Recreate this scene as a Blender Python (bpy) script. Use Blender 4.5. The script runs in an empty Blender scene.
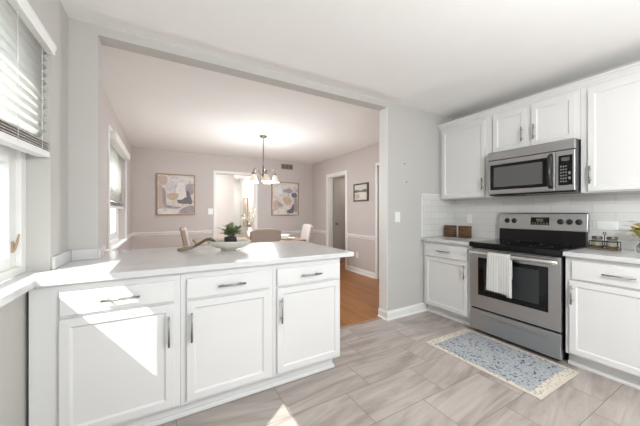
import bpy, bmesh, math, random
from mathutils import Vector, Matrix, Euler
S = bpy.context.scene
COL = S.collection
R = math.radians
rnd = random.Random(7)

# ------------------------------------------------------------------ camera, world, sun, exposure
cam_d = bpy.data.cameras.new('camera')
cam = bpy.data.objects.new('camera', cam_d)
COL.objects.link(cam)
cam_d.sensor_fit = 'HORIZONTAL'
cam_d.sensor_width = 36.0
cam_d.lens = 277.147 / 640 * 36.0
cam_d.shift_x = -2.83 / 640
cam_d.shift_y = -0.95 / 640
cam_d.clip_start = 0.02
cam.location = (0, 0, 1.23)
cam.rotation_euler = (R(90), 0, R(-29.862))
S.camera = cam

world = bpy.data.worlds.new('sky')
S.world = world
world.use_nodes = True
wb = world.node_tree.nodes['Background']
wb.inputs[0].default_value = (0.87, 0.945, 1.0, 1)
wb.inputs[1].default_value = 1.25

sun_d = bpy.data.lights.new('sun', 'SUN')
sun_d.energy = 6.0
sun_d.angle = R(0.5)
sun_d.color = (1.0, 0.97, 0.92)
sun = bpy.data.objects.new('sun', sun_d)
COL.objects.link(sun)
sun.location = (-6, -5, 8)
sun.rotation_euler = Vector((1.0, 0.8, -1.25)).to_track_quat('-Z', 'Y').to_euler()

def area(name, loc, rot, sx, sy, power, color=(1, 1, 1)):
    d = bpy.data.lights.new(name, 'AREA')
    d.shape = 'RECTANGLE'; d.size = sx; d.size_y = sy; d.energy = power; d.color = color
    o = bpy.data.objects.new(name, d); COL.objects.link(o)
    o.location = loc; o.rotation_euler = rot
    return o
# portals: where the sky's light enters (they emit nothing themselves)
for (nm, loc, rot, sx, sy) in (('portal_kitchen_window', (-0.75, 1.60, 1.5), (0, R(-90), 0), 1.2, 0.9),
                               ('portal_low_window', (-0.75, 0.0, 1.39), (0, R(-90), 0), 0.88, 1.5),
                               ('portal_dining_window', (-0.75, 4.645, 1.47), (0, R(-90), 0), 1.35, 1.55),
                               ('portal_open_side', (1.43, -2.52, 1.24), (R(90), 0, 0), 3.93, 2.49)):
    area(nm, loc, rot, sx, sy, 1).data.cycles.is_portal = True
kl = bpy.data.lights.new('kitchen_fill_light', 'POINT'); kl.energy = 70; kl.color = (0.97, 0.985, 1.0); kl.shadow_soft_size = 0.14  # added fill light that brightens the kitchen ceiling and wall cabinets
klo = bpy.data.objects.new('kitchen_fill_light', kl); COL.objects.link(klo); klo.location = (1.35, -0.45, 1.86)
area('hall_fill_light', (4.3, 5.3, 2.28), (0, 0, 0), 0.3, 0.3, 9, (1, 0.95, 0.9))  # added unseen light to lift the dim hall
area('far_room_fill_back', (2.1, 9.6, 2.46), (0, 0, 0), 0.6, 0.6, 12, (1, 0.98, 0.95))  # added unseen fill, brightens the back of the far room
area('far_room_fill_front', (0.9, 7.6, 2.46), (0, 0, 0), 0.8, 0.8, 14, (1, 0.98, 0.95))  # added unseen fill, brightens the front of the far room

vs = S.view_settings
S.display_settings.display_device = 'sRGB'
vs.view_transform = 'Standard'
vs.look = 'None'
vs.gamma = 1.0
vs.use_curve_mapping = False
vs.exposure = 0.66
S.cycles.max_bounces = 10
S.cycles.diffuse_bounces = 8
S.cycles.caustics_reflective = False
S.cycles.caustics_refractive = False
S.cycles.sample_clamp_indirect = 6

# ------------------------------------------------------------------ materials
def mat(name, color=(0.8, 0.8, 0.8), rough=0.5, metal=0.0, spec=0.5, bump=0.0, bscale=40.0, var=0.0, vscale=6.0,
        emit=None, estr=0.0, coat=0.0, stretch=None):
    m = bpy.data.materials.new(name)
    m.use_nodes = True
    nt = m.node_tree
    b = nt.nodes['Principled BSDF']
    b.inputs['Base Color'].default_value = (*color, 1)
    b.inputs['Roughness'].default_value = rough
    b.inputs['Metallic'].default_value = metal
    b.inputs['Specular IOR Level'].default_value = spec
    b.inputs['Coat Weight'].default_value = coat
    b.inputs['Coat Roughness'].default_value = 0.08
    if emit:
        b.inputs['Emission Color'].default_value = (*emit, 1)
        b.inputs['Emission Strength'].default_value = estr
    tc = nt.nodes.new('ShaderNodeTexCoord')
    src = tc.outputs['Object']
    if stretch:
        mp = nt.nodes.new('ShaderNodeMapping')
        mp.inputs['Scale'].default_value = stretch
        nt.links.new(src, mp.inputs['Vector']); src = mp.outputs['Vector']
    n = nt.nodes.new('ShaderNodeTexNoise')
    n.inputs['Scale'].default_value = vscale
    n.inputs['Detail'].default_value = 4
    nt.links.new(src, n.inputs['Vector'])
    mx = nt.nodes.new('ShaderNodeMix'); mx.data_type = 'RGBA'
    v = max(var, 0.015)
    mx.inputs[6].default_value = (*[c * (1 - v) for c in color], 1)
    mx.inputs[7].default_value = (*[min(1, c * (1 + v)) for c in color], 1)
    nt.links.new(n.outputs['Fac'], mx.inputs[0])
    nt.links.new(mx.outputs[2], b.inputs['Base Color'])
    if bump:
        n2 = nt.nodes.new('ShaderNodeTexNoise'); n2.inputs['Scale'].default_value = bscale
        nt.links.new(src, n2.inputs['Vector'])
        bp = nt.nodes.new('ShaderNodeBump'); bp.inputs['Strength'].default_value = bump
        bp.inputs['Distance'].default_value = 0.01
        nt.links.new(n2.outputs['Fac'], bp.inputs['Height'])
        nt.links.new(bp.outputs['Normal'], b.inputs['Normal'])
    return m

def ramp_mat(name, stops, kind='noise', scale=5.0, stretch=(1, 1, 1), rot=(0, 0, 0), rough=0.5, coord='Object', detail=5,
             distortion=0.0, bump=0.0, spec=0.5, interp='LINEAR'):
    m = bpy.data.materials.new(name); m.use_nodes = True
    nt = m.node_tree; b = nt.nodes['Principled BSDF']
    b.inputs['Roughness'].default_value = rough
    b.inputs['Specular IOR Level'].default_value = spec
    tc = nt.nodes.new('ShaderNodeTexCoord')
    mp = nt.nodes.new('ShaderNodeMapping')
    mp.inputs['Scale'].default_value = stretch; mp.inputs['Rotation'].default_value = rot
    nt.links.new(tc.outputs[coord], mp.inputs['Vector'])
    if kind == 'noise':
        n = nt.nodes.new('ShaderNodeTexNoise'); n.inputs['Detail'].default_value = detail
        n.inputs['Distortion'].default_value = distortion; out = n.outputs['Fac']
    elif kind == 'voronoi':
        n = nt.nodes.new('ShaderNodeTexVoronoi'); out = n.outputs['Distance']
    elif kind == 'cells':
        n = nt.nodes.new('ShaderNodeTexVoronoi'); out = n.outputs['Color']
    else:
        n = nt.nodes.new('ShaderNodeTexWave'); n.inputs['Distortion'].default_value = distortion
        n.inputs['Detail'].default_value = detail; out = n.outputs['Fac']
    n.inputs['Scale'].default_value = scale
    nt.links.new(mp.outputs['Vector'], n.inputs['Vector'])
    rp = nt.nodes.new('ShaderNodeValToRGB'); rp.color_ramp.interpolation = interp
    el = rp.color_ramp.elements
    while len(el) < len(stops): el.new(0.5)
    for e, (p, c) in zip(el, stops): e.position = p; e.color = (*c, 1)
    nt.links.new(out, rp.inputs['Fac'])
    nt.links.new(rp.outputs['Color'], b.inputs['Base Color'])
    if bump:
        bp = nt.nodes.new('ShaderNodeBump'); bp.inputs['Strength'].default_value = bump; bp.inputs['Distance'].default_value = 0.01
        nt.links.new(out, bp.inputs['Height']); nt.links.new(bp.outputs['Normal'], b.inputs['Normal'])
    return m

def glass_mat(name, tint=(0.97, 0.99, 0.98), gloss=0.05):
    m = bpy.data.materials.new(name); m.use_nodes = True
    nt = m.node_tree; nt.nodes.remove(nt.nodes['Principled BSDF'])
    t = nt.nodes.new('ShaderNodeBsdfTransparent'); t.inputs[0].default_value = (*tint, 1)
    g = nt.nodes.new('ShaderNodeBsdfGlossy'); g.inputs['Roughness'].default_value = 0.02
    ms = nt.nodes.new('ShaderNodeMixShader')
    ms.inputs[0].default_value = gloss; nt.links.new(t.outputs[0], ms.inputs[1]); nt.links.new(g.outputs[0], ms.inputs[2])
    nt.links.new(ms.outputs[0], nt.nodes['Material Output'].inputs[0])
    return m

def slat_mat(name, color):
    m = bpy.data.materials.new(name); m.use_nodes = True
    nt = m.node_tree; b = nt.nodes['Principled BSDF']
    b.inputs['Base Color'].default_value = (*color, 1); b.inputs['Roughness'].default_value = 0.4
    tr = nt.nodes.new('ShaderNodeBsdfTranslucent'); tr.inputs[0].default_value = (0.9, 0.9, 0.88, 1)
    ms = nt.nodes.new('ShaderNodeMixShader'); ms.inputs[0].default_value = 0.75
    nt.links.new(b.outputs[0], ms.inputs[1]); nt.links.new(tr.outputs[0], ms.inputs[2])
    nt.links.new(ms.outputs[0], nt.nodes['Material Output'].inputs[0])
    return m

def tile_floor_mat():
    m = bpy.data.materials.new('stone_look_floor_tile'); m.use_nodes = True
    nt = m.node_tree; b = nt.nodes['Principled BSDF']; b.inputs['Roughness'].default_value = 0.36
    uv = nt.nodes.new('ShaderNodeUVMap'); uv.uv_map = 'UVMap'
    mp = nt.nodes.new('ShaderNodeMapping'); mp.inputs['Scale'].default_value = (0.9, 6.5, 1)
    nt.links.new(uv.outputs[0], mp.inputs['Vector'])
    n = nt.nodes.new('ShaderNodeTexNoise'); n.inputs['Scale'].default_value = 1.6; n.inputs['Detail'].default_value = 5
    n.inputs['Distortion'].default_value = 0.9; n.inputs['Roughness'].default_value = 0.6
    nt.links.new(mp.outputs[0], n.inputs['Vector'])
    rp = nt.nodes.new('ShaderNodeValToRGB'); el = rp.color_ramp.elements
    st = [(0.26, (0.25, 0.205, 0.182)), (0.42, (0.35, 0.302, 0.275)), (0.52, (0.405, 0.358, 0.33)), (0.74, (0.50, 0.455, 0.425))]
    while len(el) < 4: el.new(0.5)
    for e, (p, c) in zip(el, st): e.position = p; e.color = (*c, 1)
    nt.links.new(n.outputs['Fac'], rp.inputs['Fac'])
    nt.links.new(rp.outputs['Color'], b.inputs['Base Color'])
    return m

def brick_mat(name, c1, c2, cm, scale, w, h, mortar, rot, rough, offset=0.5, bump=0.3, coord='Object', loc=(0, 0, 0), grain=None):
    m = bpy.data.materials.new(name); m.use_nodes = True
    nt = m.node_tree; b = nt.nodes['Principled BSDF']; b.inputs['Roughness'].default_value = rough
    tc = nt.nodes.new('ShaderNodeTexCoord'); mp = nt.nodes.new('ShaderNodeMapping')
    mp.inputs['Location'].default_value = loc
    sp = nt.nodes.new('ShaderNodeSeparateXYZ'); cb = nt.nodes.new('ShaderNodeCombineXYZ')
    nt.links.new(tc.outputs[coord], sp.inputs[0])
    nt.links.new(sp.outputs['XYZ'.index(rot[0])], cb.inputs[0]); nt.links.new(sp.outputs['XYZ'.index(rot[1])], cb.inputs[1])
    nt.links.new(cb.outputs[0], mp.inputs['Vector'])
    br = nt.nodes.new('ShaderNodeTexBrick')
    br.inputs['Scale'].default_value = scale; br.inputs['Brick Width'].default_value = w; br.inputs['Row Height'].default_value = h
    br.inputs['Mortar Size'].default_value = mortar; br.inputs['Color1'].default_value = (*c1, 1); br.inputs['Color2'].default_value = (*c2, 1)
    br.inputs['Mortar'].default_value = (*cm, 1); br.offset = offset; br.inputs['Mortar Smooth'].default_value = 0.3
    nt.links.new(mp.outputs[0], br.inputs['Vector'])
    col = br.outputs['Color']
    if grain:
        n = nt.nodes.new('ShaderNodeTexNoise'); n.inputs['Scale'].default_value = 4; n.inputs['Detail'].default_value = 6
        m2 = nt.nodes.new('ShaderNodeMapping'); m2.inputs['Scale'].default_value = grain
        nt.links.new(mp.outputs[0], m2.inputs[0]); nt.links.new(m2.outputs[0], n.inputs['Vector'])
        mr = nt.nodes.new('ShaderNodeMapRange'); mr.inputs[3].default_value = 0.65; mr.inputs[4].default_value = 1.35
        nt.links.new(n.outputs['Fac'], mr.inputs[0])
        mx = nt.nodes.new('ShaderNodeMix'); mx.data_type = 'RGBA'; mx.blend_type = 'MULTIPLY'; mx.inputs[0].default_value = 1
        nt.links.new(col, mx.inputs[6]); nt.links.new(mr.outputs[0], mx.inputs[7]); col = mx.outputs[2]
    nt.links.new(col, b.inputs['Base Color'])
    bp = nt.nodes.new('ShaderNodeBump'); bp.inputs['Strength'].default_value = bump; bp.inputs['Distance'].default_value = 0.004; bp.invert = True
    nt.links.new(br.outputs['Fac'], bp.inputs['Height']); nt.links.new(bp.outputs['Normal'], b.inputs['Normal'])
    return m

def rug_mat():
    # cream border with small dark dashes round a distressed blue and grey field (object space, metres)
    m = bpy.data.materials.new('woven_rug'); m.use_nodes = True
    nt = m.node_tree; b = nt.nodes['Principled BSDF']; b.inputs['Roughness'].default_value = 0.95
    b.inputs['Specular IOR Level'].default_value = 0.1
    L = nt.links.new
    tc = nt.nodes.new('ShaderNodeTexCoord')
    n1 = nt.nodes.new('ShaderNodeTexNoise'); n1.inputs['Scale'].default_value = 42; n1.inputs['Detail'].default_value = 4; n1.inputs['Roughness'].default_value = 0.6
    L(tc.outputs['Object'], n1.inputs['Vector'])
    r1 = nt.nodes.new('ShaderNodeValToRGB'); el = r1.color_ramp.elements
    st = [(0.36, (0.06, 0.08, 0.11)), (0.41, (0.16, 0.22, 0.31)), (0.45, (0.54, 0.52, 0.47)), (0.485, (0.20, 0.26, 0.35)), (0.52, (0.60, 0.57, 0.51)), (0.555, (0.24, 0.31, 0.40)), (0.60, (0.56, 0.54, 0.48)), (0.66, (0.12, 0.14, 0.17))]
    while len(el) < len(st): el.new(0.5)
    for e, (p, c) in zip(el, st): e.position = p; e.color = (*c, 1)
    L(n1.outputs['Fac'], r1.inputs['Fac'])
    v = nt.nodes.new('ShaderNodeTexVoronoi'); v.inputs['Scale'].default_value = 38; v.inputs['Randomness'].default_value = 0.8
    L(tc.outputs['Object'], v.inputs['Vector'])
    r2 = nt.nodes.new('ShaderNodeValToRGB'); e2 = r2.color_ramp.elements
    e2[0].position = 0.15; e2[0].color = (0.30, 0.28, 0.28, 1); e2[1].position = 0.40; e2[1].color = (0.66, 0.60, 0.51, 1)
    L(v.outputs['Distance'], r2.inputs['Fac'])
    # border mask from the distance to the rug's edge
    sx = nt.nodes.new('ShaderNodeSeparateXYZ'); L(tc.outputs['Object'], sx.inputs[0])
    def edge(sock, half):
        a = nt.nodes.new('ShaderNodeMath'); a.operation = 'ABSOLUTE'; L(sock, a.inputs[0])
        s = nt.nodes.new('ShaderNodeMath'); s.operation = 'SUBTRACT'; s.inputs[0].default_value = half; L(a.outputs[0], s.inputs[1])
        return s.outputs[0]
    def less(sock, v_):
        c = nt.nodes.new('ShaderNodeMath'); c.operation = 'LESS_THAN'; c.inputs[1].default_value = v_; L(sock, c.inputs[0]); return c.outputs[0]
    ex, ey = edge(sx.outputs[0], 0.312), edge(sx.outputs[1], 0.462)
    nz = nt.nodes.new('ShaderNodeTexNoise'); nz.inputs['Scale'].default_value = 40; L(tc.outputs['Object'], nz.inputs['Vector'])
    sc = nt.nodes.new('ShaderNodeMath'); sc.operation = 'MULTIPLY_ADD'; sc.inputs[1].default_value = 0.06; sc.inputs[2].default_value = -0.03; L(nz.outputs['Fac'], sc.inputs[0])
    def add(s1, s2):
        a = nt.nodes.new('ShaderNodeMath'); a.operation = 'ADD'; L(s1, a.inputs[0]); L(s2, a.inputs[1]); return a.outputs[0]
    def mxm(s1, s2):
        a = nt.nodes.new('ShaderNodeMath'); a.operation = 'MAXIMUM'; L(s1, a.inputs[0]); L(s2, a.inputs[1]); return a.outputs[0]
    border = mxm(less(add(ex, sc.outputs[0]), 0.036), less(add(ey, sc.outputs[0]), 0.075))
    rim = mxm(less(ex, 0.014), less(ey, 0.014))
    m1 = nt.nodes.new('ShaderNodeMix'); m1.data_type = 'RGBA'; L(border, m1.inputs[0]); L(r1.outputs[0], m1.inputs[6]); L(r2.outputs[0], m1.inputs[7])
    m2 = nt.nodes.new('ShaderNodeMix'); m2.data_type = 'RGBA'; L(rim, m2.inputs[0]); L(m1.outputs[2], m2.inputs[6]); m2.inputs[7].default_value = (0.60, 0.54, 0.46, 1)
    L(m2.outputs[2], b.inputs['Base Color'])
    bp = nt.nodes.new('ShaderNodeBump'); bp.inputs['Strength'].default_value = 0.4; bp.inputs['Distance'].default_value = 0.004
    n3 = nt.nodes.new('ShaderNodeTexNoise'); n3.inputs['Scale'].default_value = 250; L(tc.outputs['Object'], n3.inputs['Vector'])
    L(n3.outputs['Fac'], bp.inputs['Height']); L(bp.outputs[0], b.inputs['Normal'])
    return m

M = {}
M['wall'] = mat('kitchen_wall_paint', (0.53, 0.518, 0.492), 0.85, spec=0.2, bump=0.05, bscale=120)
M['wall_warm_lit'] = mat('wall_paint_warm_lit', (0.56, 0.515, 0.495), 0.85, spec=0.2, bump=0.05, bscale=120)  # kitchen paint again, the dining room's warm light tinted into its colour
M['ceiling'] = mat('ceiling_paint', (0.88, 0.88, 0.87), 0.9, spec=0.1)
M['trim'] = mat('white_trim_paint', (0.80, 0.80, 0.785), 0.45)
M['cab'] = mat('white_cabinet_paint', (0.70, 0.70, 0.695), 0.38)
M['counter'] = ramp_mat('white_quartz', [(0.3, (0.55, 0.55, 0.545)), (0.47, (0.62, 0.62, 0.615)), (0.53, (0.63, 0.63, 0.625)), (0.75, (0.57, 0.57, 0.565))], scale=2.2, distortion=1.5, rough=0.17, detail=8)
M['nickel'] = mat('brushed_nickel', (0.36, 0.35, 0.335), 0.34, metal=1.0)
M['steel'] = mat('stainless_steel', (0.47, 0.475, 0.48), 0.33, metal=1.0, bump=0.02, bscale=60, stretch=(1, 1, 40), var=0.05)
M['steel_pale'] = mat('polished_stainless', (0.72, 0.71, 0.69), 0.22, metal=1.0)
M['black'] = mat('black_enamel', (0.012, 0.012, 0.013), 0.25)
M['black_glass'] = mat('black_ceramic_glass', (0.006, 0.006, 0.007), 0.08, spec=0.3)
M['oven_glass'] = mat('dark_oven_glass', (0.03, 0.033, 0.036), 0.08, spec=0.4)
M['micro_glass'] = mat('grey_microwave_mesh', (0.10, 0.10, 0.10), 0.2)
M['dark_plastic'] = mat('charcoal_plastic', (0.03, 0.03, 0.03), 0.4)
M['button'] = mat('grey_button_print', (0.22, 0.22, 0.21), 0.5)
M['display'] = mat('clock_display', (0.02, 0.03, 0.02), 0.2)
M['digits'] = mat('clock_digits', (0.2, 0.2, 0.12), 0.4, emit=(0.7, 0.75, 0.4), estr=0.12)
M['tile'] = brick_mat('white_subway_tile', (0.64, 0.635, 0.62), (0.68, 0.675, 0.66), (0.50, 0.49, 0.47), 1.0, 0.305, 0.0775, 0.002, 'YZ', 0.12, bump=0.15, loc=(0.1, 0.0125, 0))
M['tile_side'] = brick_mat('white_subway_tile_return', (0.64, 0.635, 0.62), (0.68, 0.675, 0.66), (0.50, 0.49, 0.47), 1.0, 0.305, 0.0775, 0.002, 'XZ', 0.12, bump=0.15, loc=(0.1, 0.0125, 0))
M['floor_tile'] = tile_floor_mat()
M['grout'] = mat('grey_grout', (0.25, 0.225, 0.205), 0.9)
M['oak'] = brick_mat('oak_strip_floor', (0.25, 0.092, 0.014), (0.35, 0.135, 0.024), (0.09, 0.032, 0.008), 1.0, 0.9, 0.06, 0.0012, 'YX', 0.3, offset=0.37, bump=0.1, grain=(1, 12, 1))
M['glass'] = glass_mat('window_glass')
M['jar_glass'] = glass_mat('jar_glass', (0.72, 0.74, 0.72))
M['slat'] = slat_mat('white_blind_slat', (0.90, 0.90, 0.88))
M['slat_edge'] = mat('grey_folded_slats', (0.45, 0.42, 0.39), 0.5)
M['plate'] = mat('white_plastic_plate', (0.80, 0.80, 0.78), 0.35)
M['bowl'] = mat('matte_stone_ceramic', (0.66, 0.62, 0.56), 0.7, var=0.06, vscale=25, bump=0.1)
M['blackpot'] = mat('matte_black_pot', (0.018, 0.018, 0.02), 0.55, bump=0.2, bscale=60)
M['soil'] = mat('dark_soil', (0.04, 0.03, 0.02), 0.95, bump=0.5)
M['leaf'] = mat('green_leaf', (0.25, 0.33, 0.17), 0.5, var=0.5, vscale=18)
M['leaf_dark'] = mat('dark_green_bead', (0.085, 0.095, 0.065), 0.5, var=0.3, vscale=60)
M['leaf_yellow'] = mat('yellow_green_leaf', (0.42, 0.36, 0.05), 0.5, var=0.4, vscale=30)
M['stem'] = mat('brown_twig', (0.16, 0.10, 0.06), 0.8)
M['blossom'] = mat('pale_blossom', (0.50, 0.43, 0.35), 0.8, var=0.15, vscale=60)
M['tan_wood'] = ramp_mat('tan_driftwood', [(0.3, (0.14, 0.095, 0.06)), (0.7, (0.30, 0.22, 0.15))], scale=6, stretch=(1, 1, 6), rough=0.7)
M['brown_wood'] = ramp_mat('rustic_brown_wood', [(0.3, (0.035, 0.017, 0.009)), (0.5, (0.10, 0.05, 0.024)), (0.72, (0.22, 0.125, 0.06))], scale=7, stretch=(1, 1, 7), rough=0.5)
M['tray_wood'] = ramp_mat('tray_brown_wood', [(0.3, (0.10, 0.05, 0.03)), (0.7, (0.24, 0.14, 0.09))], scale=9, stretch=(4, 1, 4), rough=0.55)
M['table_wood'] = ramp_mat('dining_table_wood', [(0.3, (0.26, 0.17, 0.11)), (0.7, (0.40, 0.28, 0.19))], scale=5, stretch=(1, 8, 8), rough=0.4)
M['leg_wood'] = mat('dark_chair_leg', (0.07, 0.04, 0.025), 0.4)
M['fabric'] = mat('taupe_chair_fabric', (0.46, 0.385, 0.325), 0.95, spec=0.1, bump=0.25, bscale=300, var=0.08, vscale=120)
M['fabric_window_lit'] = mat('window_lit_chair_fabric', (0.43, 0.385, 0.36), 0.95, spec=0.1, bump=0.25, bscale=300, var=0.05, vscale=120)  # same taupe fabric, its window-lit tone put into the colour
M['towel'] = ramp_mat('striped_tea_towel', [(0.0, (0.47, 0.47, 0.45)), (0.35, (0.60, 0.60, 0.58)), (0.8, (0.63, 0.63, 0.61))], kind='wave', scale=14, stretch=(0, 1, 0), rough=0.95, detail=0, spec=0.1)
for n_ in M['towel'].node_tree.nodes:
    if n_.type == 'TEX_WAVE': n_.bands_direction = 'Y'
M['rug'] = rug_mat()
M['vent'] = mat('tan_vent_metal', (0.36, 0.31, 0.27), 0.5)
M['vent_dark'] = mat('vent_shadow', (0.06, 0.05, 0.045), 0.8)
M['art_frame'] = mat('light_wood_frame', (0.36, 0.25, 0.15), 0.5, var=0.15, vscale=30)
M['gold'] = mat('gold_frame', (0.50, 0.36, 0.17), 0.4, metal=0.6)
M['dark_frame'] = mat('dark_wood_frame', (0.10, 0.075, 0.055), 0.5)
M['frost'] = mat('frosted_lamp_glass', (0.62, 0.56, 0.48), 0.35, emit=(1.0, 0.80, 0.58), estr=0.22)
M['bulb'] = mat('lit_bulb', (1, 0.9, 0.75), 0.3, emit=(1.0, 0.80, 0.55), estr=6)
M['bronze'] = mat('brushed_pewter', (0.17, 0.145, 0.12), 0.35, metal=0.9)
M['canvas'] = ramp_mat('brushed_canvas', [(0.30, (0.42, 0.38, 0.39)), (0.42, (0.62, 0.58, 0.55)), (0.50, (0.70, 0.66, 0.61)), (0.60, (0.58, 0.50, 0.45)), (0.72, (0.70, 0.68, 0.65))], scale=4.5, stretch=(1, 1, 1.4), rough=0.9, distortion=1.6, spec=0.1)
M['p_mauve'] = mat('paint_mauve_grey', (0.36, 0.32, 0.33), 0.9, var=0.3, vscale=20)
M['p_lilac'] = ramp_mat('paint_lilac_white', [(0.3, (0.44, 0.40, 0.42)), (0.45, (0.60, 0.57, 0.57)), (0.58, (0.68, 0.65, 0.63)), (0.7, (0.50, 0.44, 0.42))], scale=7, rough=0.9, distortion=1.5, spec=0.1)
M['p_slate'] = mat('paint_slate', (0.17, 0.16, 0.18), 0.9, var=0.25, vscale=25)
M['p_tan'] = mat('paint_tan', (0.52, 0.41, 0.30), 0.9, var=0.3, vscale=25)
M['p_pink'] = mat('paint_dusty_pink', (0.52, 0.41, 0.36), 0.9, var=0.15, vscale=25)
M['p_green'] = mat('paint_olive', (0.16, 0.17, 0.12), 0.9, var=0.3, vscale=30)
M['p_white'] = ramp_mat('paint_white', [(0.3, (0.56, 0.53, 0.51)), (0.5, (0.72, 0.70, 0.67)), (0.7, (0.66, 0.62, 0.58))], scale=8, rough=0.9, distortion=1.2, spec=0.1)
M['p_sky'] = mat('paint_pale_sky', (0.58, 0.57, 0.53), 0.9, var=0.1, vscale=20)
M['hall'] = mat('hall_wall_paint', (0.40, 0.36, 0.33), 0.85, spec=0.2)
M['lawn'] = mat('outdoor_paving', (0.24, 0.24, 0.23), 0.95, var=0.1, vscale=3)
M['spice'] = mat('pale_spice', (0.62, 0.55, 0.42), 0.9, var=0.2, vscale=200)
M['lever'] = mat('tan_lever', (0.38, 0.27, 0.17), 0.4)

# ------------------------------------------------------------------ helpers
class MB:
    def __init__(self): self.bm = bmesh.new(); self.mi = 0
    def _new(self, faces):
        for f in faces: f.material_index = self.mi
    def box(self, x0, x1, y0, y1, z0, z1, rot=None):
        r = bmesh.ops.create_cube(self.bm, size=1.0)
        v = r['verts']
        c = Vector(((x0 + x1) / 2, (y0 + y1) / 2, (z0 + z1) / 2))
        mt = Matrix.Translation(c) @ (rot.to_matrix().to_4x4() if rot else Matrix()) @ Matrix.Diagonal((abs(x1 - x0), abs(y1 - y0), abs(z1 - z0), 1))
        bmesh.ops.transform(self.bm, matrix=mt, verts=v)
        self._new({f for q in v for f in q.link_faces}); return self
    def tube(self, pts, r, seg=10, caps=True):
        pts = [Vector(p) for p in pts]; n = len(pts)
        rr = r if isinstance(r, (list, tuple)) else [r] * n
        rings = []; up = None
        for i, p in enumerate(pts):
            d = (pts[min(i + 1, n - 1)] - pts[max(i - 1, 0)])
            if d.length < 1e-9: d = Vector((0, 0, 1))
            d.normalize()
            if up is None:
                up = Vector((0, 0, 1)) if abs(d.z) < 0.9 else Vector((1, 0, 0))
            a = d.cross(up)
            if a.length < 1e-6: a = d.cross(Vector((0, 1, 0)))
            a.normalize(); b = a.cross(d).normalized(); up = b
            rings.append([self.bm.verts.new(p + (a * math.cos(t) + b * math.sin(t)) * rr[i]) for t in [2 * math.pi * k / seg for k in range(seg)]])
        fs = []
        for i in range(n - 1):
            for k in range(seg):
                fs.append(self.bm.faces.new((rings[i][k], rings[i][(k + 1) % seg], rings[i + 1][(k + 1) % seg], rings[i + 1][k])))
        for f in fs: f.smooth = True
        if caps:
            fs.append(self.bm.faces.new(list(reversed(rings[0])))); fs.append(self.bm.faces.new(rings[-1]))
        self._new(fs); return self
    def lathe(self, prof, c=(0, 0, 0), seg=28, sx=1.0, sy=1.0, mtx=None):
        rings = []; fs = []
        for r, z in prof:
            if r < 1e-6: rings.append([self.bm.verts.new((0, 0, z))])
            else: rings.append([self.bm.verts.new((r * sx * math.cos(2 * math.pi * k / seg), r * sy * math.sin(2 * math.pi * k / seg), z)) for k in range(seg)])
        for a, b in zip(rings[:-1], rings[1:]):
            for k in range(seg):
                k2 = (k + 1) % seg
                if len(a) == 1 and len(b) == 1: continue
                if len(a) == 1: fs.append(self.bm.faces.new((a[0], b[k2], b[k])))
                elif len(b) == 1: fs.append(self.bm.faces.new((a[k], a[k2], b[0])))
                else: fs.append(self.bm.faces.new((a[k], a[k2], b[k2], b[k])))
        for f in fs: f.smooth = True
        mt = Matrix.Translation(Vector(c)) @ (mtx or Matrix())
        bmesh.ops.transform(self.bm, matrix=mt, verts=[v for r_ in rings for v in r_])
        self._new(fs); return self
    def prism(self, poly, axis, a0, a1):
        # polygon in the plane across `axis` (x: (y,z), y: (x,z), z: (x,y)), extruded a0..a1
        def P(p, a): return {'x': (a, p[0], p[1]), 'y': (p[0], a, p[1]), 'z': (p[0], p[1], a)}[axis]
        v0 = [self.bm.verts.new(P(p, a0)) for p in poly]; v1 = [self.bm.verts.new(P(p, a1)) for p in poly]
        fs = [self.bm.faces.new(v0), self.bm.faces.new(list(reversed(v1)))]
        n = len(poly)
        for i in range(n): fs.append(self.bm.faces.new((v0[i], v1[i], v1[(i + 1) % n], v0[(i + 1) % n])))
        self._new(fs); return self
    def grid(self, fn, nu, nv):
        vs_ = [[self.bm.verts.new(fn(i / nu, j / nv)) for j in range(nv + 1)] for i in range(nu + 1)]
        fs = []
        for i in range(nu):
            for j in range(nv):
                f = self.bm.faces.new((vs_[i][j], vs_[i + 1][j], vs_[i + 1][j + 1], vs_[i][j + 1])); f.smooth = True; fs.append(f)
        self._new(fs); return self
    def shaker(self, x0, x1, z0, z1, t=0.02, fr=0.058, ch=0.012, dp=0.009):
        # door front in the plane y = 0 looking -Y, thickness into +Y
        r = bmesh.ops.create_cube(self.bm, size=1.0); v = r['verts']
        bmesh.ops.transform(self.bm, matrix=Matrix.Translation(((x0 + x1) / 2, t / 2, (z0 + z1) / 2)) @ Matrix.Diagonal((x1 - x0, t, z1 - z0, 1)), verts=v)
        self.bm.normal_update()
        f = [q for q in {f for w in v for f in w.link_faces} if q.normal.y < -0.9][0]
        bmesh.ops.inset_region(self.bm, faces=[f], thickness=fr, depth=0)
        bmesh.ops.inset_region(self.bm, faces=[f], thickness=ch, depth=-dp)
        return self

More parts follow.
